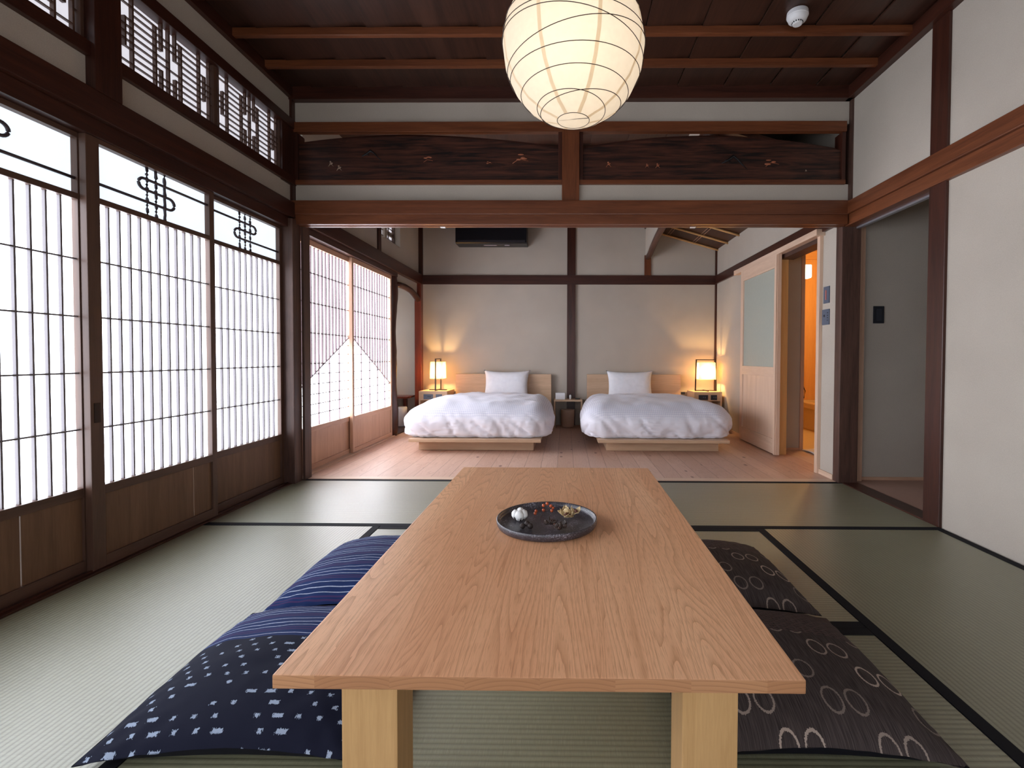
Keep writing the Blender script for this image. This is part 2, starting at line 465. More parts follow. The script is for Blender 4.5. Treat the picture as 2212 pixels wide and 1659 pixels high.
# left side sill and head ------------------------------------------
trim(MB().box(-2.0, -1.862, YR, 3.26, -.06, .006, .002).box(-1.895, -1.886, YR, 3.26, .006, .012), wd('dark', 'y'))
trim(MB().box(-1.99, -1.87, YR, 3.30, 1.742, 1.81, .003), wd('dark', 'y'))           # kamoi
trim(MB().box(-1.965, -1.845, YR, 3.30, 1.81, 1.915, .004), wd('dark', 'y'))         # nageshi
S('wall_left', MB().box(-2.0, -1.885, YR, 3.34, 1.90, 2.055).box(-2.0, -1.885, YR, 3.34, 2.475, 2.66), PL)
trim(MB().box(-1.99, -1.862, YR, 3.34, 2.045, 2.10, .003), wd('dark', 'y'))          # transom sill
trim(MB().box(-1.99, -1.862, YR, 3.34, 2.425, 2.485, .003), wd('dark', 'y'))         # transom head
trim(MB().box(-1.99, -1.845, 1.895, 2.01, 1.915, 2.70, .003), wd('dark', 'z'))       # post above the screens
trim(MB().box(-1.99, -1.845, -.02, .10, 1.915, 2.70, .003), wd('dark', 'z'))
trim(MB().box(-1.99, -1.87, 3.19, 3.34, 2.04, 2.49, .002), wd('dark', 'z'))
trim(MB().box(-1.99, -1.84, 3.245, 3.345, -.02, 1.80, .004), wd('aged', 'z'))        # corner post
trim(MB().box(-1.99, -1.868, 3.30, 3.36, 1.80, 2.70, .003), wd('dark', 'z'))
# ceiling rims
trim(MB().box(-1.90, -1.855, YR, 3.34, 2.625, 2.695, .003), wd('dark', 'y'))
trim(MB().box(1.895, 1.95, YR, 3.34, 2.615, 2.695, .003), wd('dark', 'y'))
trim(MB().box(-1.90, 1.95, 3.29, 3.345, 2.615, 2.706, .003), wd('dark', 'x'))
# ceiling boards (lapped)
b = MB(); x = -2.0 - .03
while x < 2.0:
    vs = [b.bm.verts.new(p) for p in ((x, YR, ZC-.010), (x+.3055, YR, ZC+.004), (x+.3055, 3.4, ZC+.004), (x, 3.4, ZC-.010),
                                      (x, YR, ZC+.0), (x+.3055, YR, ZC+.014), (x+.3055, 3.4, ZC+.014), (x, 3.4, ZC+.0))]
    for q in ((0, 1, 2, 3), (7, 6, 5, 4), (0, 4, 5, 1), (1, 5, 6, 2), (2, 6, 7, 3), (3, 7, 4, 0)): b.bm.faces.new([vs[i] for i in q])
    x += .309
S('ceiling', b, wd('ceil', 'y'))
S('ceiling_slab', MB().box(-2.1, 3.2, YR-.1, YB+.2, 2.74, 2.80), PL)
for i in range(15):
    y = 3.0 - .29*i
    if y < YR: break
    trim(MB().box(-1.90, 1.94, y-.013, y+.017, 2.652, 2.695, .004), wd('lintel', 'x'))

# opening wall (front plane) ---------------------------------------
S('wall_opening', MB().box(-1.9, 1.95, YF, YF+.022, 2.465, 2.74).box(-1.9, 1.95, YF, YF+.09, 1.86, 2.056), PL)
trim(MB().box(-1.875, 1.91, 3.285, 3.335+.06, 1.835, 1.932, .006), wd('lintel', 'x'))
trim(MB().box(-1.86, 1.905, 3.292, 3.385, 1.772, 1.835, .002)
     .box(-1.86, 1.905, 3.385, 3.44, 1.79, 1.90, .002)
     .box(-1.86, 1.905, 3.335, 3.342, 1.768, 1.773), wd('lintel', 'x'))
trim(MB().box(-1.875, 1.905, 3.318, 3.362, 2.407, 2.475, .003), wd('lintel', 'x'))
trim(MB().box(-.026, .092, 3.312, 3.43, 1.932, 2.475, .003), wd('lintel', 'z'))
trim(MB().box(-1.84, -1.822, 3.345, 3.43, 0, 1.79, .002), wd('aged', 'z'))
# carved transoms
def ranma(xa, xb, ends, label, birds):
    t = thing('carved_transom', label, 'carved transom', ((xa+xb)/2, 3.36, 2.05), 'carved transom panels')
    fr = wd('dark', 'z')
    MB().box(xa, xb, 3.325, 3.42, 2.052, 2.084, .003).build('frame_rail', wd('lintel', 'x'), t)
    MB().box(xa, xa+.026, 3.328, 3.42, 2.084, 2.407, .003).build('frame_stile', fr, t)
    MB().box(xb-.026, xb, 3.328, 3.42, 2.084, 2.407, .003).build('frame_stile', fr, t)
    a, b_ = xa+.026, xb-.026
    zl, zp, zr, up_ = ends
    N = 28; poly = [(a, 2.080), (b_, 2.080)]
    for i in range(N+1):
        u = 1-i/N
        z = (zl*(1-u)+zr*u) + (zp-(zl*(1-up_)+zr*up_))*(1-abs((u-up_)/(up_ if u < up_ else 1-up_))**1.9)
        poly.append((a+(b_-a)*u, z))
    MB().prism(poly, lambda p, q, d: (p, d, q), 3.345, 3.365).build('board', wd('board', 'x'), t)
    N2 = [(p_, q_+.034) for p_, q_ in poly[2:]]
    MB().prism(N2+[(p_, q_-.07) for p_, q_ in N2[::-1]], lambda p, q, d: (p, d, q), 3.398, 3.412).build('backing_strip', wd('dark', 'x'), t)
    pale = plain('pale_cut_wood', (.42, .30, .22), .6); red_ = plain('worn_cut_wood', (.40, .13, .06), .5)
    blk = plain('burnt_cut_wood', (.004, .003, .004), .5)
    for k, (kind, px, pz, sz) in enumerate(birds):
        m = MB(); mt = {'b': pale, 'r': red_, 'd': blk}[kind[0]]
        q = random.Random(k*7+3)
        if kind[0] == 'd':
            pts = [(px+sz*u_, 3.343, pz+sz*v_) for u_, v_ in ((-1, -.35), (-.5, -.1), (-.05, .25), (.3, 0), (.75, -.5), (1.1, -.8))]
            m.tube(pts, [sz*.05, sz*.10, sz*.14, sz*.07, sz*.05, sz*.02], 6)
            m.tube([(px-sz*.75, 3.343, pz-.1*sz), (px-sz*.2, 3.343, pz-.25*sz)], [sz*.06, sz*.03], 6)
        elif kind[1] == '1':     # crane
            m.ell((px, 3.344, pz), (sz*.34, .004, sz*.20)); m.ell((px-sz*.12, 3.344, pz+sz*.42), (sz*.2, .004, sz*.20))
            m.ell((px+sz*.24, 3.344, pz+sz*.16), (sz*.2, .004, sz*.10))
            m.tube([(px-sz*.2, 3.344, pz-sz*.1), (px-sz*.6, 3.344, pz-sz*.6)], [sz*.1, sz*.04], 6)
            m.tube([(px+sz*.1, 3.344, pz-sz*.15), (px+sz*.55, 3.344, pz-sz*.55)], [sz*.06, sz*.03], 6)
        else:                    # pine tufts
            for c_ in range(5):
                ax_ = px+sz*q.uniform(-.9, .9); az = pz+sz*q.uniform(-.35, .45)
                m.ell((ax_, 3.344, az), (sz*q.uniform(.2, .45), .004, sz*q.uniform(.06, .12)))
            m.tube([(px-sz, 3.344, pz-sz*.6), (px-sz*.3, 3.344, pz-.1*sz), (px+sz*.8, 3.344, pz-sz*.3)], sz*.035, 5)
        m.build('carving', mt, t, smooth=True)
    return t
# X from pixel on this plane
def PXZ(px, py, Y=3.345):
    d = fw + rt2*((px-CX)/F) - up2*((py-CY)/F); k = Y/d.y; return d.x*k, HC+d.z*k
def bl(l):
    return [(k, *PXZ(x, y), s_) for k, x, y, s_ in l]
ranma(-1.872, -.026, (2.338, 2.388, 2.305, .45), 'dark carved transom board left of the short centre post, with pale birds',
      bl([('b1', 715, 354, .03), ('b1', 733, 363, .03), ('d', 802, 331, .065), ('r2', 926, 344, .035), ('r2', 1058, 351, .02), ('r2', 1126, 342, .06)]))
ranma(.092, 1.905, (2.300, 2.380, 2.290, .5), 'dark carved transom board right of the short centre post, with small reddish birds',
      bl([('r1', 1315, 355, .03), ('r1', 1398, 358, .022), ('r1', 1421, 358, .026), ('d', 1585, 344, .08), ('r2', 1670, 350, .05), ('b1', 1741, 369, .012)]))
for x in (955, 1499):
    X_, _ = PXZ(x, 489, 3.335)
    tag(MB().box(X_-.017, X_+.017, 3.345, 3.375, 1.766, 1.7725, .001).build('door_stop', WHITE),
        'small white stop under the wooden lintel, ' + ('above the left bed side' if x < 1000 else 'above the right bed'), 'door stop', 'white stops under the lintel')

# right wall of the tatami room -------------------------------------
S('wall_right', MB().box(1.94, 2.04, YR, 2.50, -.06, 2.74).box(1.94, 2.04, 2.50, YF+.05, 1.86, 2.74), PL)
trim(MB().box(1.925, 2.03, 2.478, 2.592, -.055, 2.70, .004), wd('dark', 'z'))
trim(MB().box(1.898, 1.96, YR, 3.36, 1.84, 1.925, .005), wd('lintel', 'y'))
trim(MB().box(1.915, 2.03, YR, 3.36, 1.768, 1.84, .003), wd('lintel', 'y'))
trim(MB().box(1.90, 2.03, 3.345, 3.42, -.02, 1.80, .006).box(1.93, 1.98, 3.30, 3.40, 1.80, 2.7, .003), wd('aged', 'z'))    # corner post
trim(MB().box(2.03, 2.095, 3.40, 3.44, 0, 1.80, .002), wd('cedar', 'z'))
trim(MB().box(1.927, 2.035, 2.592, 3.40, -.06, .004, .002), wd('dark', 'y'))         # threshold
trim(MB().box(1.995, 2.02, 2.592, 3.42, 1.756, 1.77, .001), plain('aluminium_track', (.45, .45, .5), .35, .5, .8))
# hallway
S('floor_hallway', MB().box(2.035, 3.1, 1.6, 3.44, -.06, 0.0), plain('dull_pink_brown_floor', (.42, .25, .19), .7))
S('wall_hallway', MB().box(2.0, 3.2, 3.44, 3.5, 0, 2.4).box(3.1, 3.2, 1.5, 3.5, -.06, 2.4).box(2.0, 3.2, 1.5, 1.6, -.06, 2.4), PL)
S('ceiling_hallway', MB().box(2.0, 3.2, 1.5, 3.5, 2.3, 2.4), PL)
S('baseboard_hallway', MB().box(2.095, 3.1, 3.43, 3.44, 0, .022), wd('cedar', 'x'))
t = thing('light_switch', 'dark rocker switch plate on the dim hallway wall', 'light switch', (2.215, 3.44, 1.11))
MB().box(2.178, 2.252, 3.431, 3.44, 1.114, 1.236, .003).build('plate', DKGREY, t)
MB().box(2.198, 2.232, 3.427, 3.432, 1.135, 1.215, .002).build('rocker', plain('dark_rocker', (.03, .033, .045), .3), t)
# wall behind the camera
S('wall_rear', MB().box(-2.0, 2.1, YR-.1, YR, -.06, 2.75), PL)
S('fill_panel_rear', MB().box(-1.5, 1.5, YR, YR+.004, .45, 1.72), emis('rear_fill_glow', SH_COL, 2.2))  # added glowing panel out of view, fill light for faces turned to the camera

# ------------------------------------------------------------------ shoji of the tatami room
SF = lambda a: wd('shoji', a)
BMB = plain('split_bamboo_bar', (.050, .035, .045), .5)
SLAT = plain('slim_lattice_bar', (.15, .13, .14), .5)
def shoji(y0, y1, xc, stile_w, label, kinds, slitY=None, typ='A'):
    """xc: centre plane of the screen"""
    xa, xb = xc-.014, xc+.014
    t = thing('shoji_screen', label, 'shoji screen', (xc, (y0+y1)/2, .012), 'shoji screens of the tatami room')
    z0, z1 = .007, 1.742
    MB().box(xa, xb, y0, y0+stile_w[0], z0, z1, .002).build('stile', SF('z'), t)
    MB().box(xa, xb, y1-stile_w[1], y1, z0, z1, .002).build('stile', SF('z'), t)
    a, b_ = y0+stile_w[0], y1-stile_w[1]
    MB().box(xa, xb, a, b_, 1.722, z1, .001).build('top_rail', SF('y'), t)
    MB().box(xa, xb, a, b_, 1.482, 1.506, .003).build('middle_rail', SF('y'), t)
    MB().box(xa, xb, a, b_, .305, .343, .003).build('lock_rail', SF('y'), t)
    MB().box(xa, xb, a, b_, z0, .052, .002).build('bottom_rail', SF('y'), t)
    m = MB()
    if slitY: m.box(xc-.004, xc+.004, a, slitY-.0022, .05, .306).box(xc-.004, xc+.004, slitY+.0022, b_, .05, .306)
    else: m.box(xc-.004, xc+.004, a, b_, .05, .306)
    m.build('skirt_panel', wd('koshi', 'z'), t)
    n = 11; m = MB()
    for i in range(n):
        y = a+(b_-a)*(i+1)/(n+1); m.box(xc-.012, xc+.001, y-.0034, y+.0034, .343, 1.482)
    for z in (1.25, 1.024, .80, .576): m.box(xc-.010, xc+.004, a, b_, z-.003, z+.003)
    m.build('lattice', SLAT, t)
    MB().box(xc-.0135, xc-.0122, a, b_, .343, 1.494).build('paper', SHP, t)
    MB().box(xc-.0135, xc-.0122, a, b_, 1.494, 1.722).build('upper_paper', UPP, t)
    # knot motif of the upper light
    zt, zm, zb = 1.667, 1.619, 1.566
    u = (y0+y1)/2
    if typ == 'A': u += .0
    ys = (u-.048, u, u+.048)
    rr = (zt-zm)/2
    def arc(cy_, cz, sgn, r):
        return [(xc, cy_+sgn*r*1.15*math.sin(k*PI/10), cz+r*math.cos(k*PI/10)) for k in range(11)]
    m = MB()
    if typ == 'A':   # enters top left, leaves low right
        path = [(xc, a-.0, zt), (xc, ys[2]+.012, zt)] + arc(ys[2]+.02, (zt+zm)/2, 1, rr) + arc(ys[0]-.02, (zm+zb)/2, -1, (zm-zb)/2) + [(xc, ys[2], zb), (xc, b_, zb)]
    else:
        path = [(xc, b_, zt), (xc, ys[0]-.012, zt)] + arc(ys[0]-.02, (zt+zm)/2, -1, rr) + arc(ys[2]+.02, (zm+zb)/2, 1, (zm-zb)/2) + [(xc, ys[0], zb), (xc, a, zb)]
    m.tube(path, .0064, 8)
    for y in ys:
        pts = []; rad = []
        for k in range(15):
            pts.append((xc-.004, y+.0015*math.sin(k*2.1+y*40), 1.506+.216*k/14)); rad.append(.0056 if k % 4 else .0074)
        m.tube(pts, rad, 8)
    m.build('knot_motif', BMB, t, smooth=True)
    return t
mid_screen = shoji(1.885, 2.575, -1.895, (.055, .034), 'brown framed paper screen in the middle of the left wall, beside the dark finger pull', 0, 2.42, 'B')
shoji(2.545, 3.245, -1.925, (.034, .03), 'brown framed paper screen touching the dark corner post', 0, None, 'A')
shoji(1.215, 1.915, -1.925, (.034, .034), 'brown framed paper screen at the left edge of the photo', 0, 1.665, 'A')
shoji(.545, 1.245, -1.895, (.034, .034), 'brown framed paper screen just outside the left edge of the photo', 0, None, 'B')
shoji(-.125, .575, -1.925, (.034, .034), 'brown framed paper screen level with the camera', 0, None, 'A')
shoji(-.80, -.09, -1.895, (.034, .034), 'brown framed paper screen behind the camera', 0, None, 'B')
shoji(-1.6, -.77, -1.925, (.034, .034), 'brown framed paper screen in the rear left corner', 0, None, 'A')
MB().box(-1.8815, -1.8785, 1.899, 1.925, .60, .68, .001).build('finger_pull', DKMET, mid_screen)

# lattice transoms ---------------------------------------------------
def lattice(y0, y1, label, thin_end=True):
    t = thing('lattice_transom', label, 'lattice transom', (-1.93, (y0+y1)/2, 2.10), 'lattice transoms over the screens')
    W_ = y1-y0; xc = -1.905
    m = MB()
    m.box(-1.925, -1.885, y0, y0+.012, 2.10, 2.425).build('frame_stile', SF('z'), t)
    MB().box(-1.925, -1.885, y1-.014, y1, 2.10, 2.425).build('frame_stile', SF('z'), t)
    zk = [2.394-.0308*k for k in range(10)]
    Y = lambda u: y0+.012+(W_-.026)*u
    m = MB()
    def V(u, za, zb): m.box(xc-.008, xc+.008, Y(u)-.0042, Y(u)+.0042, zb, za)
    def Hh(u0, u1, k): m.box(xc-.006, xc+.006, Y(u0), Y(u1), zk[k]-.0022, zk[k]+.0022)
    T, B = 2.425, 2.10
    c = {'a': .045, 'b': .110, 'c': .175, 'd': .385, 'e': .445, 'f': .515, 'g': .585, 'h': .645, 'i': .855, 'j': .92, 'k': .975}
    V(c['a'], T, B); V(c['c'], T, B); V(c['b'], zk[2]+.002, zk[6]-.002)
    V(c['d'], zk[0], zk[9]); V(c['f'], T, B); V(c['h'], zk[0], zk[9]); V(c['i'], T, B); V(c['k'], T, B)
    V(c['j'], zk[2]+.002, zk[6]-.002)
    for q in 'eg': V(c[q], T, zk[3]-.002); V(c[q], zk[6]+.002, B)
    for k in range(10): Hh(c['c'], c['d'], k) if k not in () else None; Hh(c['h'], c['i'], k)
    for k in (0, 3, 4, 6, 9): Hh(0, c['a'], k); Hh(c['k'], 1, k)
    for k in (0, 8): Hh(c['a'], c['c'], k); Hh(c['i'], c['k'], k)
    for k in range(2, 7): Hh(c['b'], c['c'], k); Hh(c['i'], c['j'], k)
    for k in range(3, 6): Hh(c['a'], c['b'], k); Hh(c['j'], c['k'], k)
    for k in (0, 1, 2, 3): Hh(c['d'], c['e'], k); Hh(c['g'], c['h'], k)
    for k in (6, 7, 8, 9): Hh(c['d'], c['e'], k); Hh(c['g'], c['h'], k)
    for k in (1, 2, 7, 8): Hh(c['e'], c['g'], k)
    for k in (4, 5): Hh(c['d'], c['f'], 4 if k == 4 else 5) if k == 4 else Hh(c['f'], c['h'], 5)
    Hh(c['d'], c['f'], 5); 
    m.build('lattice', SF('y'), t)
    MB().box(-1.922, -1.920, y0, y1, 2.10, 2.425).build('paper', RNP, t)
lattice(2.012, 2.605, 'angular lattice transom nearest the dark post above the screens')
lattice(2.605, 3.20, 'angular lattice transom beside the far corner')
lattice(1.30, 1.893, 'angular lattice transom cut by the top left corner of the photo')
lattice(.70, 1.293, 'angular lattice transom above the screen outside the photo')
lattice(.11, .70, 'angular lattice transom level with the camera')

# ================================================================== BEDROOM
S('wall_back', MB().box(-2.7, 2.0, YB, YB+.1, 0, 2.75), PL)
# left side
S('wall_bedroom_left', MB().box(-1.97, -1.868, 3.43, 4.90, 1.90, 2.75).box(-1.97, -1.868, 4.90, 5.45, 1.90, 2.10)
  .box(-1.97, -1.868, 5.45, YB, 1.90, 2.75).box(-1.97, -1.868, 4.90, 5.45, 2.40, 2.75), PL)
trim(MB().box(-1.96, -1.818, 3.42, YB, 1.79, 1.908, .004), wd('dark', 'y'))
trim(MB().box(-1.96, -1.845, 3.42, 5.30, 1.742, 1.79, .003), wd('dark', 'y'))
trim(MB().box(-1.96, -1.855, 4.78, 4.86, 1.908, 2.70, .003), wd('dark', 'z'))
trim(MB().box(-1.90, -1.818, 6.06, YB, 0, 1.79, .004), wd('red', 'z'))
trim(MB().box(-1.87, -1.815, 6.125, YB+.004, 1.908, 2.7, .002), wd('dark', 'z'))
trim(MB().box(-1.97, -1.86, 3.42, 5.24, -.02, .008, .002), wd('pine', 'y'))
# small window in the upper wall
t = S('window_1', MB().box(-1.965, -1.93, 4.90, 4.915, 2.10, 2.40).box(-1.965, -1.93, 5.435, 5.45, 2.10, 2.40), SF('z'))
m = MB()
for i in range(1, 4): m.box(-1.955, -1.945, 4.915+.52*i/4-.005, 4.915+.52*i/4+.005, 2.10, 2.40)
for i in range(1, 5): m.box(-1.955, -1.945, 4.915, 5.435, 2.10+.06*i-.0035, 2.10+.06*i+.0035)
g = m.build('window_lattice', SF('z')); g.parent = t
g = MB().box(-1.962, -1.960, 4.90, 5.45, 2.10, 2.40).build('window_paper', RNP); g.parent = t

CF = lambda a: wd('cedar', a)
LATP = plain('slim_cedar_bar', (.13, .085, .095), .5)
def shoji2(y0, y1, xc, left, label):
    xa, xb = xc-.014, xc+.014
    t = thing('shoji_screen', label, 'shoji screen', (xc, (y0+y1)/2, .012), 'shoji screens of the bedroom')
    z0, z1 = .012, 1.742
    MB().box(xa, xb, y0, y0+.036, z0, z1, .002).build('stile', CF('z'), t)
    MB().box(xa, xb, y1-.036, y1, z0, z1, .002).build('stile', CF('z'), t)
    a, b_ = y0+.036, y1-.036
    MB().box(xa, xb, a, b_, 1.70, z1, .001).build('top_rail', CF('y'), t)
    MB().box(xa, xb, a, b_, .295, .337, .002).build('lock_rail', CF('y'), t)
    MB().box(xa, xb, a, b_, z0, .05, .002).build('bottom_rail', CF('y'), t)
    MB().box(xc-.004, xc+.004, a, b_, .048, .297).build('skirt_panel', CF('z'), t)
    W_ = b_-a
    def diag(y):
        u = (y-a)/W_
        if not left: u = 1-u
        return (.63 if left else .585)+(1.035-(.63 if left else .585))*u
    n = 14; m = MB()
    for i in range(1, n):
        y = a+W_*i/n
        k = i if left else n-i
        big = (k % 3 == 2)
        zb = .337 if big else diag(y)
        if big: m.box(xc-.011, xc-.001, y-.0035, y+.0035, .337, diag(y))
        m.box(xc-.012, xc+.002, y-.0055, y+.0055, diag(y), 1.70)
    for z in (1.50, 1.275, 1.047): m.box(xc-.010, xc+.004, a, b_, z-.003, z+.003)
    # lower long bar only outside the mountain
    zc = .815; yc = a+W_*((zc-(.63 if left else .585))/(1.035-(.63 if left else .585)))
    if not left: yc = b_-(yc-a)
    if left: m.box(xc-.010, xc+.004, a, yc, zc-.003, zc+.003)
    else: m.box(xc-.010, xc+.004, yc, b_, zc-.003, zc+.003)
    # ridge line
    m.obox((xc, a, diag(a)), (xc, b_, diag(b_)), .010, .007)
    # fine grid within
    for k in range(9):
        z = .966-.0775*k
        lo = (.63 if left else .585)
        if z > lo:
            y_ = a+W_*((z-lo)/(1.035-lo))
            if not left: y_ = b_-(y_-a)
            if left: m.box(xc-.009, xc-.003, y_, b_, z-.0030, z+.0030)
            else: m.box(xc-.009, xc-.003, a, y_, z-.0030, z+.0030)
        elif z > .35: m.box(xc-.009, xc-.003, a, b_, z-.0030, z+.0030)
    m.build('lattice', LATP, t)
    MB().box(xc-.0135, xc-.0122, a, b_, .337, 1.70).build('paper', SHP2, t)
shoji2(3.43, 4.30, -1.925, True, 'cedar framed paper screen with the left slope of a mountain in its lattice')
shoji2(4.235, 5.205, -1.893, False, 'cedar framed paper screen with the right slope of a mountain in its lattice')
# natural log post and curved log of the niche
m = MB(); pts = []; rad = []
for k in range(26):
    z = 1.79*k/25; pts.append((-1.90+.006*math.sin(z*5), 5.265+.008*math.sin(z*4+1), z)); rad.append(.052+.006*math.sin(z*9))
m.tube(pts, rad, 12, jitter=.05)
trim(m, wd('dark', 'z'), smooth=True)
m = MB()
m.tube([(-1.865, 5.27, 1.66), (-1.865, 5.42, 1.675), (-1.862, 5.6, 1.675), (-1.86, 5.78, 1.665), (-1.86, 5.93, 1.635), (-1.86, 6.04, 1.60), (-1.86, 6.12, 1.575)],
       [.030, .032, .034, .034, .034, .036, .04], 10, jitter=.06)
trim(m, wd('dark', 'y'), smooth=True)
m = MB()
poly = [(5.27, 1.80), (5.27, 1.66), (5.42, 1.675), (5.6, 1.675), (5.78, 1.665), (5.93, 1.635), (6.04, 1.60), (6.10, 1.585), (6.10, 1.80)]
m.prism(poly, lambda p, q, d: (d, p, q), -1.90, -1.868)
S('wall_niche_head', m, PL)
S('wall_niche', MB().box(-2.75, -2.65, 5.15, YB, 0, 2.75).box(-2.7, -1.93, 5.15, 5.22, 0, 2.75), PL)
S('fill_panel_niche', MB().box(-2.649, -2.645, 5.35, 6.0, .55, 1.55), emis('niche_fill_glow', SH_COL, 3.0))  # unseen glowing panel, added to brighten the dark niche
S('ceiling_niche', MB().box(-2.7, -1.95, 5.2, YB, 2.2, 2.25), PL)
S('floor_niche', MB().box(-2.65, -1.86, 5.30, YB, 0, .012), wd('dark', 'y'))
t = thing('niche_shelf', 'red-brown shelf low in the alcove beside the bed', 'shelf', (-2.2, 6.0, .30))
MB().box(-2.65, -1.925, 5.86, YB-.002, .355, .378, .003).build('board', wd('red', 'x'), t)
MB().box(-2.055, -2.02, 6.08, YB-.002, .02, .355, .003).build('bracket', wd('red', 'z'), t)
t = thing('humidifier', 'white cylindrical humidifier on the alcove floor', 'humidifier', (-2.03, 5.92, .012))
MB().lathe([(.066, .012), (.074, .02), (.078, .12), (.076, .235), (.070, .248), (.05, .25), (.045, .243), (.001, .243)], (-2.03, 5.92, 0), 32).build('body', WHITE, t, smooth=True)
MB().lathe([(.07, .0121), (.07, .018)], (-2.03, 5.92, 0), 32).build('base', GREYP, t)

# back wall timbers
trim(MB().box(-1.82, 1.92, YB-.022, YB+.02, 1.79, 1.905, .003), wd('dark', 'x'))
trim(MB().box(.022, .128, YB-.03, YB+.02, 0, 1.79, .003), wd('dark', 'z'))
trim(MB().box(.022, .128, YB-.02, YB+.02, 1.905, 2.7, .003), wd('dark', 'z'))
trim(MB().box(1.0, 1.083, YB-.02, YB+.02, 1.905, 2.16, .003), wd('lintel', 'z'))
trim(MB().box(1.895, 1.925, YB-.016, YB+.01, 0, 2.26, .002), wd('dark', 'z'))
# log and hanging wall
m = MB(); P_ = [(1.045, 6.15, 2.135), (1.045, 6.0, 2.15), (1.04, 5.8, 2.18), (1.035, 5.5, 2.225), (1.035, 5.2, 2.265), (1.035, 4.8, 2.31), (1.035, 4.3, 2.36), (1.035, 3.8, 2.42), (1.035, 3.45, 2.47)]
m.tube(P_, [.036, .034, .036, .036, .038, .04, .042, .045, .05], 12, jitter=.05)
trim(m, wd('aged', 'y'), smooth=True)
poly = [(p[1], p[2]) for p in P_] + [(3.45, 2.75), (6.15, 2.75)]
S('wall_hanging', MB().prism(poly, lambda p, q, d: (d, p, q), 1.015, 1.05), PL)
# bedroom flat ceiling
b = MB(); x = -1.95
while x < 1.03:
    x1 = min(x+.325, 1.05)
    vs = [b.bm.verts.new(p) for p in ((x, 3.4, ZC-.008), (x1, 3.4, ZC+.004), (x1, YB, ZC+.004), (x, YB, ZC-.008),
                                      (x, 3.4, ZC+.01), (x1, 3.4, ZC+.022), (x1, YB, ZC+.022), (x, YB, ZC+.01))]
    for q in ((0, 1, 2, 3), (7, 6, 5, 4), (0, 4, 5, 1), (1, 5, 6, 2), (2, 6, 7, 3), (3, 7, 4, 0)): b.bm.faces.new([vs[i] for i in q])
    x += .309
S('ceiling_bedroom', b, wd('ceil', 'y'))
for y in (3.75, 4.2, 4.65, 5.1, 5.55, 6.0):
    trim(MB().box(-1.87, 1.015, y-.014, y+.014, 2.66, 2.695, .003), wd('ceil', 'x'))
# sloping ceiling with battens
zs = lambda X: 2.235+(1.92-X)*.285
m = MB()
m.prism([(1.0, zs(1.0)), (1.99, zs(1.99)), (1.99, zs(1.99)+.04), (1.0, zs(1.0)+.04)], lambda p, q, d: (p, d, q), 3.43, YB)
S('ceiling_sloping', m, wd('ceil', 'y'))
for i in range(8):
    y = YB-.035-.37*i
    m = MB(); m.tube([(1.93-.1*k, y, zs(1.93-.1*k)-.014) for k in range(10)], .013, 8, jitter=.04)
    trim(m, wd('leg', 'x'), smooth=True)
m = MB()
for x in (1.28, 1.31, 1.60, 1.63): m.tube([(x, 3.45, zs(x)-.002), (x, YB-.02, zs(x)-.002)], .0022, 5)
trim(m, wd('cedar', 'y'))

# bedroom right wall
S('wall_bedroom_right', MB().box(1.92, 1.975, 4.33, YB, 0, 2.74).box(1.92, 2.02, 3.40, 4.33, 1.80, 2.74).box(1.92, 2.02, 3.43, 3.625, 0, 1.80), PL)
trim(MB().box(1.895, 1.99, 3.43, YB, 1.80, 1.905, .004), wd('dark', 'y'))
trim(MB().box(1.855, 1.93, 3.60, 5.35, 1.775, 1.822, .003), wd('pine', 'y'))
trim(MB().box(1.895, 2.03, 3.625, 3.665, 0, 1.79, .002), wd('pine', 'z'))
trim(MB().box(1.905, 1.983, 4.318, 4.345, 0, 1.79, .002), wd('hinoki', 'z'))
trim(MB().box(1.91, 2.03, 3.665, 4.33, 1.74, 1.78, .002), wd('aged', 'y'))
S('baseboard_right', MB().box(1.908, 1.921, 3.44, 3.625, 0, .035).box(1.908, 1.921, 4.345, YB, 0, .035), wd('pine', 'y'))
# switch plates
t = thing('wall_switch', 'slate grey plate with a long red slot, upper plate beside the bathroom doorway', 'wall switch', (1.92, 3.56, 1.265))
MB().box(1.912, 1.921, 3.525, 3.60, 1.27, 1.392, .002).build('plate', GREYP, t)
MB().box(1.909, 1.913, 3.556, 3.570, 1.295, 1.365, .001).build('slot', plain('dull_red_plastic', (.45, .14, .12), .4), t)
t = thing('wall_switch', 'slate grey control plate with buttons, lower plate beside the bathroom doorway', 'wall switch', (1.92, 3.56, 1.11))
MB().box(1.912, 1.921, 3.522, 3.615, 1.112, 1.226, .002).build('plate', GREYP, t)
m = MB(); m.box(1.9105, 1.913, 3.578, 3.592, 1.170, 1.187)
for k in range(4): m.box(1.9105, 1.913, 3.535, 3.545, 1.14+.018*k, 1.148+.018*k)
m.build('button', DKGREY, t)

# sliding door
t = thing('sliding_door', 'pale pine sliding door with a tall frosted pane, beside the bathroom doorway', 'sliding door', (1.87, 4.68, .02))
xa, xb = 1.852, 1.886
MB().box(xa, xb, 4.235, 4.305, .012, 1.775, .003).build('stile', wd('pine', 'z'), t)
MB().box(xa, xb, 5.055, 5.12, .012, 1.775, .003).build('stile', wd('pine', 'z'), t)
MB().box(xa, xb, 4.305, 5.055, 1.665, 1.775, .003).build('top_rail', wd('pine', 'y'), t)
MB().box(xa, xb, 4.305, 5.055, .695, .785, .003).build('middle_rail', wd('pine', 'y'), t)
MB().box(xa, xb, 4.305, 5.055, .012, .145, .003).build('bottom_rail', wd('pine', 'y'), t)
MB().box(xa+.012, xb-.010, 4.30, 5.06, .14, .70).build('lower_panel', wd('pine', 'z'), t)
s = NT('frosted_glass'); s.b.inputs['Transmission Weight'].default_value = .1; s.b.inputs['IOR'].default_value = 1.3
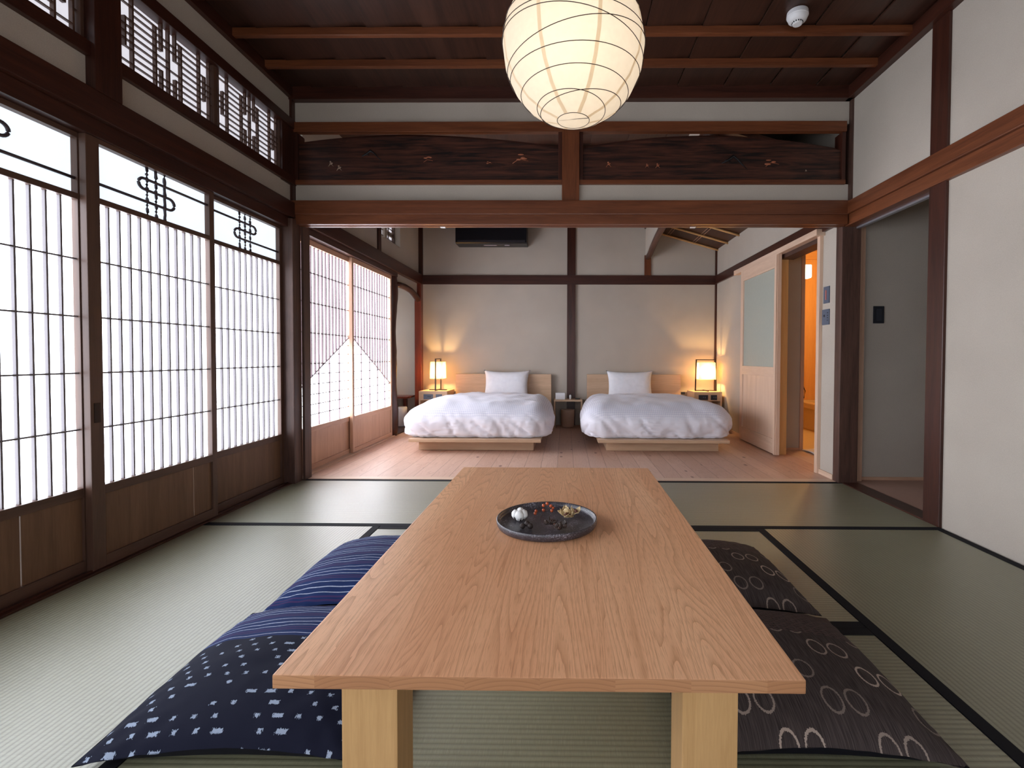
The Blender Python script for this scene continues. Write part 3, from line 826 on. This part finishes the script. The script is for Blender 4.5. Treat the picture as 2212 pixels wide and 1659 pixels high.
FG = s.fin(s.mix(s.noise(s.co(), 40, 3), (.42, .44, .38), (.46, .48, .42)), .45)
MB().box(xa+.014, xb-.012, 4.30, 5.06, .78, 1.67).build('frosted_pane', FG, t)
MB().box(xa-.012, xa+.004, 4.238, 4.262, .012, 1.77, .002).build('edge_strip', wd('pine', 'z'), t)

# washroom + bathroom behind the right wall
S('floor_washroom', MB().box(1.95, 3.9, 3.5, 4.55, -.06, -.0005), wd('pine', 'y'))
S('wall_washroom', MB().box(1.975, 2.215, 4.55, 4.62, 0, 2.4).box(3.05, 3.9, 4.55, 4.62, 0, 2.4).box(2.215, 3.05, 4.55, 4.62, 2.0, 2.4)
  .box(3.8, 3.9, 3.5, 4.6, 0, 2.4).box(2.02, 3.9, 3.5, 3.52, 0, 2.4), PL)
S('ceiling_washroom', MB().box(1.95, 3.9, 3.5, 4.62, 2.3, 2.36), PL)
trim(MB().box(2.208, 2.240, 4.535, 4.62, 0, 2.0, .002), wd('cedar', 'z'))
S('baseboard_washroom', MB().box(2.03, 2.215, 4.54, 4.55, 0, .02), wd('cedar', 'x'))
HIN = wd('hinoki', 'z')
S('wall_bathroom', MB().box(2.1, 3.9, 6.15, 6.25, 0, 2.4).box(3.75, 3.85, 4.6, 6.2, 0, 2.4).box(2.05, 2.15, 4.62, 6.2, 0, 2.4), HIN)
S('ceiling_bathroom', MB().box(2.1, 3.9, 4.6, 6.25, 2.205, 2.26), wd('hinoki', 'x'))
trim(MB().box(2.15, 3.75, 6.12, 6.15, 2.11, 2.205, .002), wd('hinoki', 'x'))
S('floor_bathroom', MB().box(2.1, 3.9, 4.55, 6.2, -.06, .004), plain('cream_floor_tile', (.72, .62, .40), .4))
t = thing('bathtub', 'cream bathtub with a wide rim seen through the bathroom doorway', 'bathtub', (3.3, 5.5, 0))
CREAM = plain('cream_enamel', (.66, .56, .36), .3)
MB().box(2.92, 3.74, 4.80, 6.14, .004, .27, .006).build('apron', CREAM, t)
m = MB(); m.box(2.86, 2.97, 4.78, 6.145, .27, .335, .01).box(3.66, 3.745, 4.78, 6.145, .27, .335, .01).box(2.97, 3.66, 4.78, 4.87, .27, .335, .01).box(2.97, 3.66, 6.05, 6.145, .27, .335, .01)
m.build('rim', CREAM, t)
t = thing('bath_tap', 'small dark tap above the bathtub', 'tap', (2.98, 6.14, .5))
MB().tube([(2.95, 6.14, .52), (2.95, 6.06, .53), (2.96, 6.02, .50)], .012, 8).build('spout', DKMET, t, smooth=True)
MB().ell((2.95, 6.09, .57), (.03, .02, .015)).build('handle', DKMET, t, smooth=True)
MB().tube([(2.99, 6.10, .55), (3.02, 6.08, .45), (3.01, 6.09, .36)], .006, 6).build('chain', DKMET, t, smooth=True)
t = thing('wall_lamp', 'bright white box lamp on the bathroom wall', 'wall lamp', (2.60, 5.30, 1.75))
MB().box(2.50, 2.56, 5.26, 5.34, 1.76, 1.90, .004).build('mount', wd('hinoki', 'z'), t)
MB().box(2.56, 2.66, 5.25, 5.35, 1.735, 1.875, .01).build('shade', emis('lit_wall_lamp_glass', (1, .80, .50), 9), t)
MB().box(2.15, 2.52, 5.28, 5.32, 1.80, 1.86, .003).build('arm', wd('hinoki', 'x'), t)
lamp('wall_lamp_light', 'POINT', (2.78, 5.1, 1.80), 22, (1, .60, .22), .06)
t = MB()
N_ = 10
t.grid(lambda u, v: (2.22+.42*u, 4.22+.30*v, .006+.012*math.sin(u*5+v*3)**2+.02*max(0, u*.4-.1)*0+.004), 16, 12)
o = t.build('bath_mat', plain('white_terry', (.80, .80, .84), .95, .1), smooth=True)
md = o.modifiers.new('s', 'SOLIDIFY'); md.thickness = .006
tag(o, 'crumpled white towel mat on the floor at the bathroom doorway', 'bath mat')

# ------------------------------------------------------------------ beds
def duvet(cx_, w_, y0, y1, zt, zb, seed):
    bm_ = bmesh.new(); q = random.Random(seed); off = Vector((seed*3.1, seed*1.7, 0))
    hx, hy, hz = w_/2, (y1-y0)/2, (zt-zb)/2
    bmesh.ops.create_cube(bm_, size=2)
    bmesh.ops.subdivide_edges(bm_, edges=bm_.edges, cuts=62, use_grid_fill=True)
    cy_, cz = (y0+y1)/2, (zt+zb)/2
    r = .20; rz = .15
    for v in bm_.verts:
        p = Vector((v.co.x*hx, v.co.y*hy, v.co.z*hz))
        in_ = Vector((max(-hx+r, min(hx-r, p.x)), max(-hy+r, min(hy-r, p.y)), max(-hz+.02, min(hz-rz, p.z))))
        d = p-in_
        if d.length > 1e-6 and p.z > -hz+.019:
            dn = Vector((d.x, d.y, d.z*r/rz)); n = dn.normalized(); k = r
        elif p.z <= -hz+.019:
            n = Vector((p.x-in_.x, p.y-in_.y, 0)); k = r*.80
            n = n.normalized() if n.length > 1e-6 else Vector((0, 0, 0))
        else: n = Vector((0, 0, 1)); k = 0
        c = in_+Vector((n.x*k, n.y*k, n.z*(rz if k == r else k))) if n.length > 0 else p.copy()
        if p.z <= -hz+.019: c.z = -hz
        side = max(0, 1-abs(n.z))
        h = (c.z+hz)/(2*hz)
        # puff
        top = max(0, n.z)
        c.z += top*(.040*(1-(c.x/hx)**2)*(1-(c.y/hy)**2)+.022*noise.noise(c*2.6+off)+.012*noise.noise(c*6+off)+.004*noise.noise(c*15+off))
        # side bulge and folds
        hn = Vector((n.x, n.y, 0))
        tang = c.x if abs(n.y) > abs(n.x) else c.y
        fold = (1-abs(noise.noise(Vector((tang*5.5+.9*h, h*1.2, seed*5)))*2.2))**3
        fine = (1-abs(noise.noise(Vector((tang*15-1.5*h, h*2.0, seed*9)))*2.0))**3
        c += hn*side*(.022*math.sin(min(1, max(0, h))*PI)+.012*noise.noise(c*4+off)-(.030*fold+.013*fine)*max(0, 1-h)**.7)
        c.x = c.x*(1-.13*max(0, c.y/hy*.5+.5)**2)+(.035 if cx_ < 0 else -.01)*max(0, c.y/hy*.5+.5)**2
        v.co = c+Vector((cx_, cy_, cz))
    dele = [f for f in bm_.faces if f.calc_center_median().z < zb+.002 and abs(f.normal.z) > .9]
    bmesh.ops.delete(bm_, geom=dele, context='FACES')
    m = MB(); m.bm = bm_
    return m
def pillow(w_, h_, t_, pinch=.04, seed=1, n=26, flare=.0):
    m = MB(); off = Vector((seed*2.3, 0, seed))
    def f(sign):
        def g(u, v):
            a, b_ = u*2-1, v*2-1
            s_ = (1-abs(a)**3.2)*(1-abs(b_)**3.2)
            x = a*w_/2*(1-pinch*(1-b_*b_)*(abs(a)**2)*1.0+flare*abs(a*b_)**6)
            y = b_*h_/2*(1-pinch*1.6*(1-a*a)*(abs(b_)**2)+flare*abs(a*b_)**6)
            z = sign*t_/2*max(0, s_)**.55
            z += .006*noise.noise(Vector((x*9, y*9, seed*1.0)))*s_
            z += .0035*noise.noise(Vector((x*26, y*26, seed*2.0)))*s_**.5
            return (x, y, z)
        return g
    m.grid(f(1), n, n); m.grid(f(-1), n, n)
    bmesh.ops.remove_doubles(m.bm, verts=m.bm.verts, dist=.0004)
    return m

def bed(pl, pr, bl_, br, dl, dr, hl, hr, px, seed, lab):
    t = thing('bed', 'low wooden platform bed, ' + lab, 'bed', ((bl_+br)/2, 5.2, 0), 'platform beds')
    A = wd('ash', 'x')
    MB().box(pl, pr, 4.445, 6.0, .003, .10, .002).build('plinth', A, t)
    MB().box(bl_, br, 4.30, 6.08, .10, .128, .003).build('platform', A, t)
    MB().box(hl, hr, 6.075, 6.11, .10, .652, .003).build('headboard', A, t)
    o = duvet((dl+dr)/2, dr-dl, 4.335, 5.87, .425, .132, seed).build('duvet', DUV, smooth=True)
    tag(o, 'white chequered duvet spread over the bed ' + lab, 'duvet', 'white duvets')
    m = pillow(.56, .37, .16, .07, seed, 30, .05)
    cx_ = px
    rot = Matrix.Translation((cx_, 5.985, .520)) @ Matrix.Rotation(R.uniform(-.03, .03), 4, 'Z') @ Matrix.Rotation(math.radians(72), 4, 'X')
    o = m.build('pillow', COTTON, smooth=True); o.matrix_world = rot
    tag(o, 'white pillow leaning on the headboard of the bed ' + lab, 'pillow', 'white pillows')
bed(-1.359, -.290, -1.408, -.216, -1.50, -.125, -1.385, -.175, -.73, 1, 'beside the paper screens')
bed(.383, 1.419, .297, 1.474, .165, 1.545, .275, 1.458, .805, 2, 'beside the sliding door')

# night stands
def nightstand(x0, x1, yf, lab):
    t = thing('nightstand', 'small open pale wooden nightstand with switch plates, ' + lab, 'nightstand', ((x0+x1)/2, 5.95, 0), 'nightstands with lamps')
    A = wd('ash', 'x'); Z = wd('ash', 'z')
    MB().box(x0, x1, yf, 6.13, .435, .455, .002).build('top', A, t)
    MB().box(x0, x0+.018, yf, 6.13, 0, .435, .002).build('side_panel', Z, t)
    MB().box(x1-.018, x1, yf, 6.13, 0, .435, .002).build('side_panel', Z, t)
    MB().box(x0+.018, x1-.018, yf+.004, yf+.02, .345, .435).build('fascia', A, t)
    MB().box(x0+.018, x1-.018, yf+.02, 6.12, .345, .357).build('shelf', A, t)
    MB().box(x0+.018, x1-.018, 6.115, 6.13, 0, .345).build('back_panel', Z, t)
    w_ = x1-x0; c = GREYP if x0 < 0 else DKGREY
    for a, b_ in ((.165, .50), (.60, .82)):
        p = MB().box(x0+w_*a, x0+w_*b_, yf, yf+.005, .357, .418, .001).build('switch_plate', c, t)
        m = MB(); m.box(x0+w_*(a+b_)/2-.005, x0+w_*(a+b_)/2+.005, yf-.003, yf, .383, .396)
        m.box(x0+w_*(a+b_)/2+.016, x0+w_*(a+b_)/2+.028, yf-.003, yf, .380, .396)
        m.build('switch_key', DKGREY if x0 < 0 else GREYP, p)
nightstand(-1.755, -1.415, 5.75, 'in the corner beside the alcove')
nightstand(1.55, 1.885, 5.79, 'in the right corner near the sliding door')

PAP = m_paper('lampshade_paper', (.62, .50, .34), .8)
def table_lamp(cx_, cy_, rz, lab, frame_m):
    t = thing('table_lamp', 'lit lamp with white box shade, ' + lab, 'table lamp', (cx_, cy_, .4556), 'bedside table lamps')
    o = Vector((cx_, cy_, .4556))
    X = Matrix.Rotation(rz, 4, 'Z')
    def P(mb, name, mat, **k):
        bmesh.ops.translate(mb.bm, vec=o, verts=mb.bm.verts)
        return mb.build(name, mat, t, xf=X, **k)
    m = MB()
    w0, w1, H_ = .127, .118, .385
    m.obox((-w0, 0, 0.002), (-w1, 0, H_), .014, .014, Vector((0, 1, 0))); m.obox((w0, 0, 0.002), (w1, 0, H_), .014, .014, Vector((0, 1, 0)))
    m.obox((-w1-.007, 0, H_), (w1+.007, 0, H_), .014, .010); m.obox((-w0-.007, 0, .006), (w0+.007, 0, .006), .014, .010)
    m.obox((0, -.11, .005), (0, .11, .005), .014, .009)
    P(m, 'frame', frame_m)
    m = MB(); n = .104; z0, z1 = .145, .350
    for a in range(4):
        c_, s_ = math.cos(a*PI/2), math.sin(a*PI/2)
        q = [(-n, n), (n, n)]
        vs = []
        for (u, v), z in ((q[0], z0), (q[1], z0), (q[1], z1), (q[0], z1)):
            k = 1.0 if z == z0 else .93
            vs.append(m.bm.verts.new(((u*c_-v*s_)*k, (u*s_+v*c_)*k*.72, z)))
        m.bm.faces.new(vs)
    sh = P(m, 'shade', PAP)
    m = MB(); m.obox((-w1, 0, .352), (w1, 0, .352), .006, .006)
    m.tube([(0, 0, .352), (0, 0, .30)], .010, 8)
    P(m, 'socket', WHITE)
    lamp('table_lamp_light', 'POINT', (cx_, cy_, .4556+.235), 13, (1, .60, .22), .022)
table_lamp(-1.57, 5.935, PI/2, 'on the nightstand by the alcove', DKMET)
table_lamp(1.735, 5.955, 0, 'on the nightstand in the right corner', DKMET)

# centre table, bin, small things
t = thing('side_table', 'narrow open wooden table between the two beds', 'side table', (.04, 6.0, 0))
MB().box(-.135, .212, 5.87, 6.115, .325, .345, .002).build('top', wd('ash', 'x'), t)
MB().box(-.135, -.117, 5.87, 6.115, 0, .325, .001).build('side_panel', wd('ash', 'z'), t)
MB().box(.194, .212, 5.87, 6.115, 0, .325, .001).build('side_panel', wd('ash', 'z'), t)
t = thing('waste_bin', 'cream round waste bin under the table between the beds', 'waste bin', (.035, 5.975, 0))
BIN = plain('cream_leather', (.50, .34, .25), .6)
MB().lathe([(.076, .001), (.080, .01), (.084, .212), (.086, .216), (.080, .216), (.078, .02), (.001, .018)], (.035, 5.975, 0), 32).build('body', BIN, t, smooth=True)
t = thing('tissue_box', 'white tissue box at the left end of the table between the beds', 'tissue box', (-.06, 5.97, .345))
MB().box(-.118, .0, 5.93, 6.04, .3455, .425, .004).build('box', WHITE, t)
MB().box(-.085, -.03, 5.975, 5.995, .425, .428, .001).build('slot', plain('pale_grey_card', (.55, .55, .57), .7), t)
tag(MB().lathe([(.013, .3455), (.013, .39), (.008, .40), (.001, .402)], (.065, 5.96, 0), 16).build('bottle', WHITE, smooth=True), 'tiny white bottle standing on the table between the beds', 'bottle')
tag(MB().box(.125, .185, 5.95, 5.99, .3455, .358, .003).build('remote_control', BLACKP), 'small black remote lying at the right end of the table between the beds', 'remote control')
tag(MB().box(1.478, 1.522, 6.12, 6.148, .40, .43, .003).build('wall_plug', DKGREY), 'small dark plug on the wall between headboard and right nightstand', 'plug')

# air conditioner
t = thing('air_conditioner', 'black wall-mounted air conditioner high on the bedroom back wall', 'air conditioner', (-.91, 6.05, 2.27))
m = MB(); m.prism([(5.93, 2.275), (5.95, 2.262), (6.148, 2.262), (6.148, 2.56), (5.95, 2.56), (5.93, 2.54)], lambda p, q, d: (d, p, q), -1.352, -.478)
m.build('housing', BLACKP, t)
MB().box(-1.33, -.50, 5.925, 5.931, 2.278, 2.30).build('lower_vane', plain('dark_grey_plastic', (.03, .028, .035), .3), t)
m = MB()
for a, b_ in ((-1.02, -.86), (-.76, -.70)): m.box(a, b_, 6.02, 6.06, 2.2605, 2.2622)
m.build('sticker', plain('grey_sticker', (.35, .33, .40), .5), t)

# ================================================================== TATAMI ROOM OBJECTS
t = thing('low_table', 'long low oak table standing on the tatami', 'table', (-.042, 1.5, 0))
# gentle edge profile
MB().box(-.476, .390, .768, 2.252, .3275, .350, .0022).build('tabletop', OAK, t)
for x0, x1 in ((-.388, -.2905), (.205, .301)):
    for y0, y1 in ((.822, .908), (2.10, 2.186)):
        MB().box(x0, x1, y0, y1, 0.0012, .3276, .002).build('leg', wd('leg', 'z'), t)
m = MB().box(-.2905, .205, .855, .875, .29, .3275, .001)
m.build('apron', wd('leg', 'x'), t) if False else m.bm.free()

# plate and dried things
PC = (-.055, 1.482)
t = thing('plate', 'round dark glazed stoneware plate on the low table', 'plate', (PC[0], PC[1], .35))
s = NT('speckled_dark_glaze')
n1 = s.noise(s.co(), 260, 3, .7); n2 = s.noise(s.co(), 18, 3)
c = s.ramp(s.M('ADD', s.M('MULTIPLY', n1, .7), s.M('MULTIPLY', n2, .3)), [(.42, (.030, .025, .031)), (.56, (.070, .060, .070)), (.66, (.36, .34, .40))])
s.bump(n1, .35, .0015); GLZ = s.fin(c, .33, .6)
MB().lathe([(.140, .3505), (.150, .353), (.1545, .362), (.1555, .3735), (.1535, .3755), (.1505, .374), (.1485, .366), (.144, .3595), (.10, .3585), (.001, .3585)], (PC[0], PC[1], 0), 72).build('dish', GLZ, t, smooth=True)
PZ = .3590
def at(px, py, z=PZ):
    d = fw + rt2*((px-CX)/F) - up2*((py-CY)/F); k = (z-HC)/d.z; return Vector((d.x*k, d.y*k, z))
# cotton boll
p = at(1122, 1123)
t = thing('cotton_boll', 'fluffy white cotton boll at the left of the dark plate', 'cotton boll', p)
def fl(sd): return lambda c: 1+.10*noise.noise(c*2.2+Vector((sd, 0, 0)))+.05*noise.noise(c*6+Vector((sd, 0, 0)))
CTN = plain('cotton_fluff', (.84, .82, .80), 1, .1)
for k, (dx, dy, dz, r) in enumerate(((-.0125, .003, .017, .0125), (.001, -.006, .0155, .0145), (.0135, .002, .017, .0125), (.002, .009, .021, .013))):
    MB().ell(p+Vector((dx, dy, dz)), (r, r, r*1.15), 20, 14, fl(k)).build('fluff_lobe', CTN, t, smooth=True)
m = MB()
for a in range(5): m.tube([p+Vector((0, 0, .004)), p+Vector((.014*math.cos(a*1.26), .014*math.sin(a*1.26), .004)), p+Vector((.020*math.cos(a*1.26), .020*math.sin(a*1.26), .012))], [.004, .003, .001], 6)
HUSK = plain('dark_dry_husk', (.035, .022, .018), .7)
m.build('husk', HUSK, t, smooth=True)
# berry sprig
p = at(1180, 1104)
t = thing('berry_sprig', 'sprig of orange-red berries at the far side of the dark plate', 'berry sprig', p)
BER = plain('orange_red_berry', (.48, .085, .025), .25); TW = plain('dry_twig', (.10, .06, .05), .7)
BR = [(1182, 1088, .034, 1), (1174, 1092, .028, 1), (1190, 1093, .028, 1), (1195, 1097, .022, .8), (1174, 1102, .012, .95), (1192, 1103, .012, 1), (1158, 1104, .010, .95), (1156, 1109, .006, .95)]
m = MB()
base = at(1166, 1118, PZ+.003)
node = at(1180, 1104, PZ+.010)
m.tube([base, (base+node)/2+Vector((0, 0, .003)), node], [.0012, .0012, .001], 6)
for bx, by, bz, k in BR:
    q = at(bx, by, PZ+bz)
    m.tube([node if bx > 1165 else at(1168, 1107, PZ+.004), (node+q)/2+Vector((0, 0, .004)), q], .0007, 5)
m.build('stem', TW, t, smooth=True)
for bx, by, bz, k in BR:
    q = at(bx, by, PZ+bz); MB().ell(q, (.0052*k, .0052*k, .0056*k), 14, 10).build('berry', BER, t, smooth=True)
# seed pods
def petal_cluster(name, label, cat, c, n, spread, size, mats, seed, cup=True):
    t = thing(name, label, cat, c); q = random.Random(seed)
    for k in range(n):
        ang = q.uniform(0, 2*PI); rr = spread*math.sqrt((k+.3)/n)
        o = c+Vector((rr*math.cos(ang*1.0+k*2.4), rr*.62*math.sin(ang+k*2.4), .008+q.uniform(0, size*.7)))
        m = MB(); rot = Matrix.Rotation(q.uniform(0, 6.28), 4, 'Z') @ Matrix.Rotation(q.uniform(-.9, .9), 4, 'X')
        for a in range(3):
            r3 = rot @ Matrix.Rotation(a*2*PI/3, 4, 'Z')
            def g(u, v, r3=r3):
                a_ = (u-.5)*1.7; l = v
                w_ = math.sin(l*PI*.93+.12)*.55*size
                pt = Vector((w_*math.sin(a_), size*l*.95, size*(.75*l*l)+.25*w_*(1-math.cos(a_))*2))
                return o+(r3 @ pt)
            m.grid(g, 6, 6)
        ob = m.build('pod', mats[0], t, smooth=True)
        md = ob.modifiers.new('s', 'SOLIDIFY'); md.thickness = .0010
        if k % 2 == 0: MB().ell(o+rot @ Vector((0, 0, size*.3)), (size*.30,)*3, 10, 8).build('seed', mats[1], t, smooth=True)
    zmin = PZ
    return t
CRM = plain('cream_dry_pod', (.62, .46, .25), .6, nz=.25); SD = plain('brown_seed', (.10, .03, .02), .3)
petal_cluster('dried_pod_cluster', 'cluster of open cream seed pods at the right of the dark plate', 'dried pods', at(1229, 1121), 12, .026, .020, (CRM, SD), 4)
DRK = plain('dark_dry_pod', (.060, .036, .028), .55, nz=.4); SD2 = plain('dark_seed', (.12, .05, .03), .4)
petal_cluster('dried_pod_cluster', 'dark brown curled seed pods at the near centre of the dark plate', 'dried pods', at(1201, 1144), 13, .042, .0145, (DRK, SD2), 9)
p = at(1136, 1142)
t = thing('seed_capsules', 'three small blackish seed capsules at the near left of the dark plate', 'seed capsules', p)
for dx, dy, dz, r in ((-.010, .0, .008, .0085), (.003, .006, .013, .0085), (.013, -.002, .0085, .0085)):
    MB().ell(p+Vector((dx, dy, dz)), (r, r, r*.95), 14, 10, fl(dx*100)).build('capsule', HUSK, t, smooth=True)

# cushions ------------------------------------------------------------
def cushion(cx_, cy_, w_, h_, tk, mat, label, group, rz, seed):
    t = thing('floor_cushion', label, 'floor cushion', (cx_, cy_, .002), group)
    t.rotation_euler.z = rz
    off = Vector((seed*2.3, 0, seed)); n = 44
    def f(sign):
        def g(u, v):
            a, b_ = u*2-1, v*2-1
            # denser near edges
            a = math.copysign(abs(a)**.85, a); b_ = math.copysign(abs(b_)**.85, b_)
            s_ = max(0, (1-abs(a)**2.6)*(1-abs(b_)**2.6))
            x = a*w_/2*(1-.055*(1-b_*b_)*abs(a)**2)
            y = b_*h_/2*(1-.055*(1-a*a)*abs(b_)**2)
            zz = s_**.72
            seamz = .014+.025*(1-abs(a*b_)**1.5)
            if sign > 0:
                z = seamz+(tk-seamz)*zz
                z += .006*noise.noise(Vector((x*7, y*7, seed*1.0)))*s_**.5+.0022*noise.noise(Vector((x*22, y*22, seed*2.0)))
                # puckers toward the corners
                z += .004*abs(a*b_)**2*math.sin((abs(a)-abs(b_))*26)*(1-abs(a*b_)**6)
            else:
                z = seamz*(1-min(1, s_*3.2)**.5)+.0005
            return (x, y, z)
        return g
    def put(mb, nm, mt):
        me = mb.build(nm, mt, None, smooth=True); me.parent = t; return me
    put(MB().grid(f(1), n, n), 'patterned_top', mat)
    put(MB().grid(f(-1), n, n), 'underside', UNDER)
cushion(-.722, 1.275, .615, .60, .104, m_blue(.02, False), 'indigo cushion nearest the camera, striped at the far end and splashed with white near', 'indigo floor cushions', .02, 1)
cushion(-.700, 1.875, .615, .60, .104, m_blue(.215, True), 'indigo striped cushion at the far left side of the table', 'indigo floor cushions', 0, 2)
BRN = m_brown()
cushion(.552, 1.285, .60, .58, .100, BRN, 'dark brown cushion with rings nearest the camera', 'brown floor cushions', -.02, 3)
cushion(.552, 1.870, .60, .58, .100, BRN, 'dark brown cushion with rings at the far right side of the table', 'brown floor cushions', 0, 4)

# paper lantern ---------------------------------------------------------
LC = Vector((.0225, 1.5, 1.812)); LR = .216
t = thing('paper_lantern', 'large round white paper lantern with thin tilted hoops hanging above the table', 'pendant lamp', LC)
LP = m_paper('lantern_paper', (.95, .88, .78), .8); LS = m_paper('lantern_paper_overlap', (.86, .76, .62), .75)
lev = [-.975, -.90, -.76, -.55, -.28, .02, .32, .60, .82, .95]
lev = [math.asin(x) for x in lev]
m = MB(); NS = 64; prof = []
for i, a in enumerate(lev):
    prof.append((LR*math.cos(a), LR*math.sin(a)*1.02))
    if i < len(lev)-1:
        b_ = lev[i+1]; mid = (a+b_)/2; k = .990
        prof.append((LR*math.cos(mid)*k, LR*math.sin(mid)*1.02*k))
m.lathe([(r, z) for r, z in prof], LC, NS, capb=True)
sk = m.build('paper_shade', LP, t, smooth=True)
m = MB()
for k in range(8):
    a0 = k*PI/4+.32; wdt = .06
    def g(u, v):
        i = v*(len(prof)-1); i0 = min(int(i), len(prof)-2); f_ = i-i0
        r = prof[i0][0]*(1-f_)+prof[i0+1][0]*f_; z = prof[i0][1]*(1-f_)+prof[i0+1][1]*f_
        a = a0+(u-.5)*.011/max(r, .03)
        return LC+Vector(((r+.0012)*math.cos(a), (r+.0012)*math.sin(a), z))
    m.grid(g, 2, (len(prof)-1)*2)
m.build('paper_seam', LS, t, smooth=True)
WIRE = plain('thin_bamboo_wire', (.03, .015, .01), .6)
HO = [(-.974, 0, 0), (-.88, .10, 1.2), (-.82, -.13, .3), (-.66, .04, 2.2), (-.42, .05, 3.6), (-.18, -.20, .15), (-.10, .15, .3), (.14, -.09, 1.9), (.36, .12, 4.4), (.58, -.10, 1), (.76, .08, 3), (.90, 0, 0)]
for s_, tilt, az in HO:
    nrm = Vector((math.sin(tilt)*math.cos(az), math.sin(tilt)*math.sin(az), math.cos(tilt)))
    a = nrm.cross(Vector((0, 1, 0))).normalized(); b_ = nrm.cross(a)
    rr = LR*1.007*math.sqrt(1-s_*s_)
    pts = [LC+nrm*(LR*s_*1.02)+(a*math.cos(k*2*PI/72)+b_*math.sin(k*2*PI/72))*rr for k in range(72)]
    MB().tube(pts, .0011, 5, closed=True).build('hoop', WIRE, t, smooth=True)
zb = LC.z-LR*.965*1.02
MB().tube([(LC.x-.045, LC.y, zb), (LC.x+.045, LC.y-.02, zb-.004)], .0009, 5).build('cross_wire', WIRE, t)
m = MB(); m.tube([(LC.x, LC.y, LC.z+.20), (LC.x, LC.y, 2.69)], .003, 6)
m.build('cord', BLACKP, t)
MB().lathe([(.04, 2.66), (.045, 2.69)], (LC.x, LC.y, 0), 20, capt=True).build('ceiling_rose', BLACKP, t)
MB().lathe([(.018, LC.z+.075), (.02, LC.z+.13), (.012, LC.z+.2)], (LC.x, LC.y, 0), 16, capt=True).build('socket', WHITE, t)
lamp('paper_lantern_light', 'POINT', (LC.x-.004, LC.y-.062, LC.z-.035), .86, (1, .85, .64), .045)

# smoke detector ----------------------------------------------------------
p = (1.222, 2.60)
t = thing('smoke_detector', 'round white smoke detector on the dark ceiling', 'smoke detector', (p[0], p[1], 2.64))
MB().lathe([(.052, 2.694), (.054, 2.672), (.052, 2.668)][::-1], (*p, 0), 32, capt=True).build('base', WHITE, t, smooth=False)
MB().lathe([(.030, 2.642), (.044, 2.650), (.051, 2.668), (.051, 2.672)], (*p, 0), 32).build('dome', WHITE, t, smooth=True)
MB().lathe([(.022, 2.630), (.025, 2.633), (.026, 2.643)], (*p, 0), 24).build('sensor_cap', WHITE, t)
m = MB()
for k in range(14):
    a = k*2*PI/14
    m.obox((p[0]+.0265*math.cos(a), p[1]+.0265*math.sin(a), 2.636), (p[0]+.0265*math.cos(a), p[1]+.0265*math.sin(a), 2.6445), .005, .003, Vector((math.cos(a), math.sin(a), 0)))
m.build('vent_slot', BLACKP, t)

for o in bpy.data.objects:
    if '_o' in o: del o['_o']
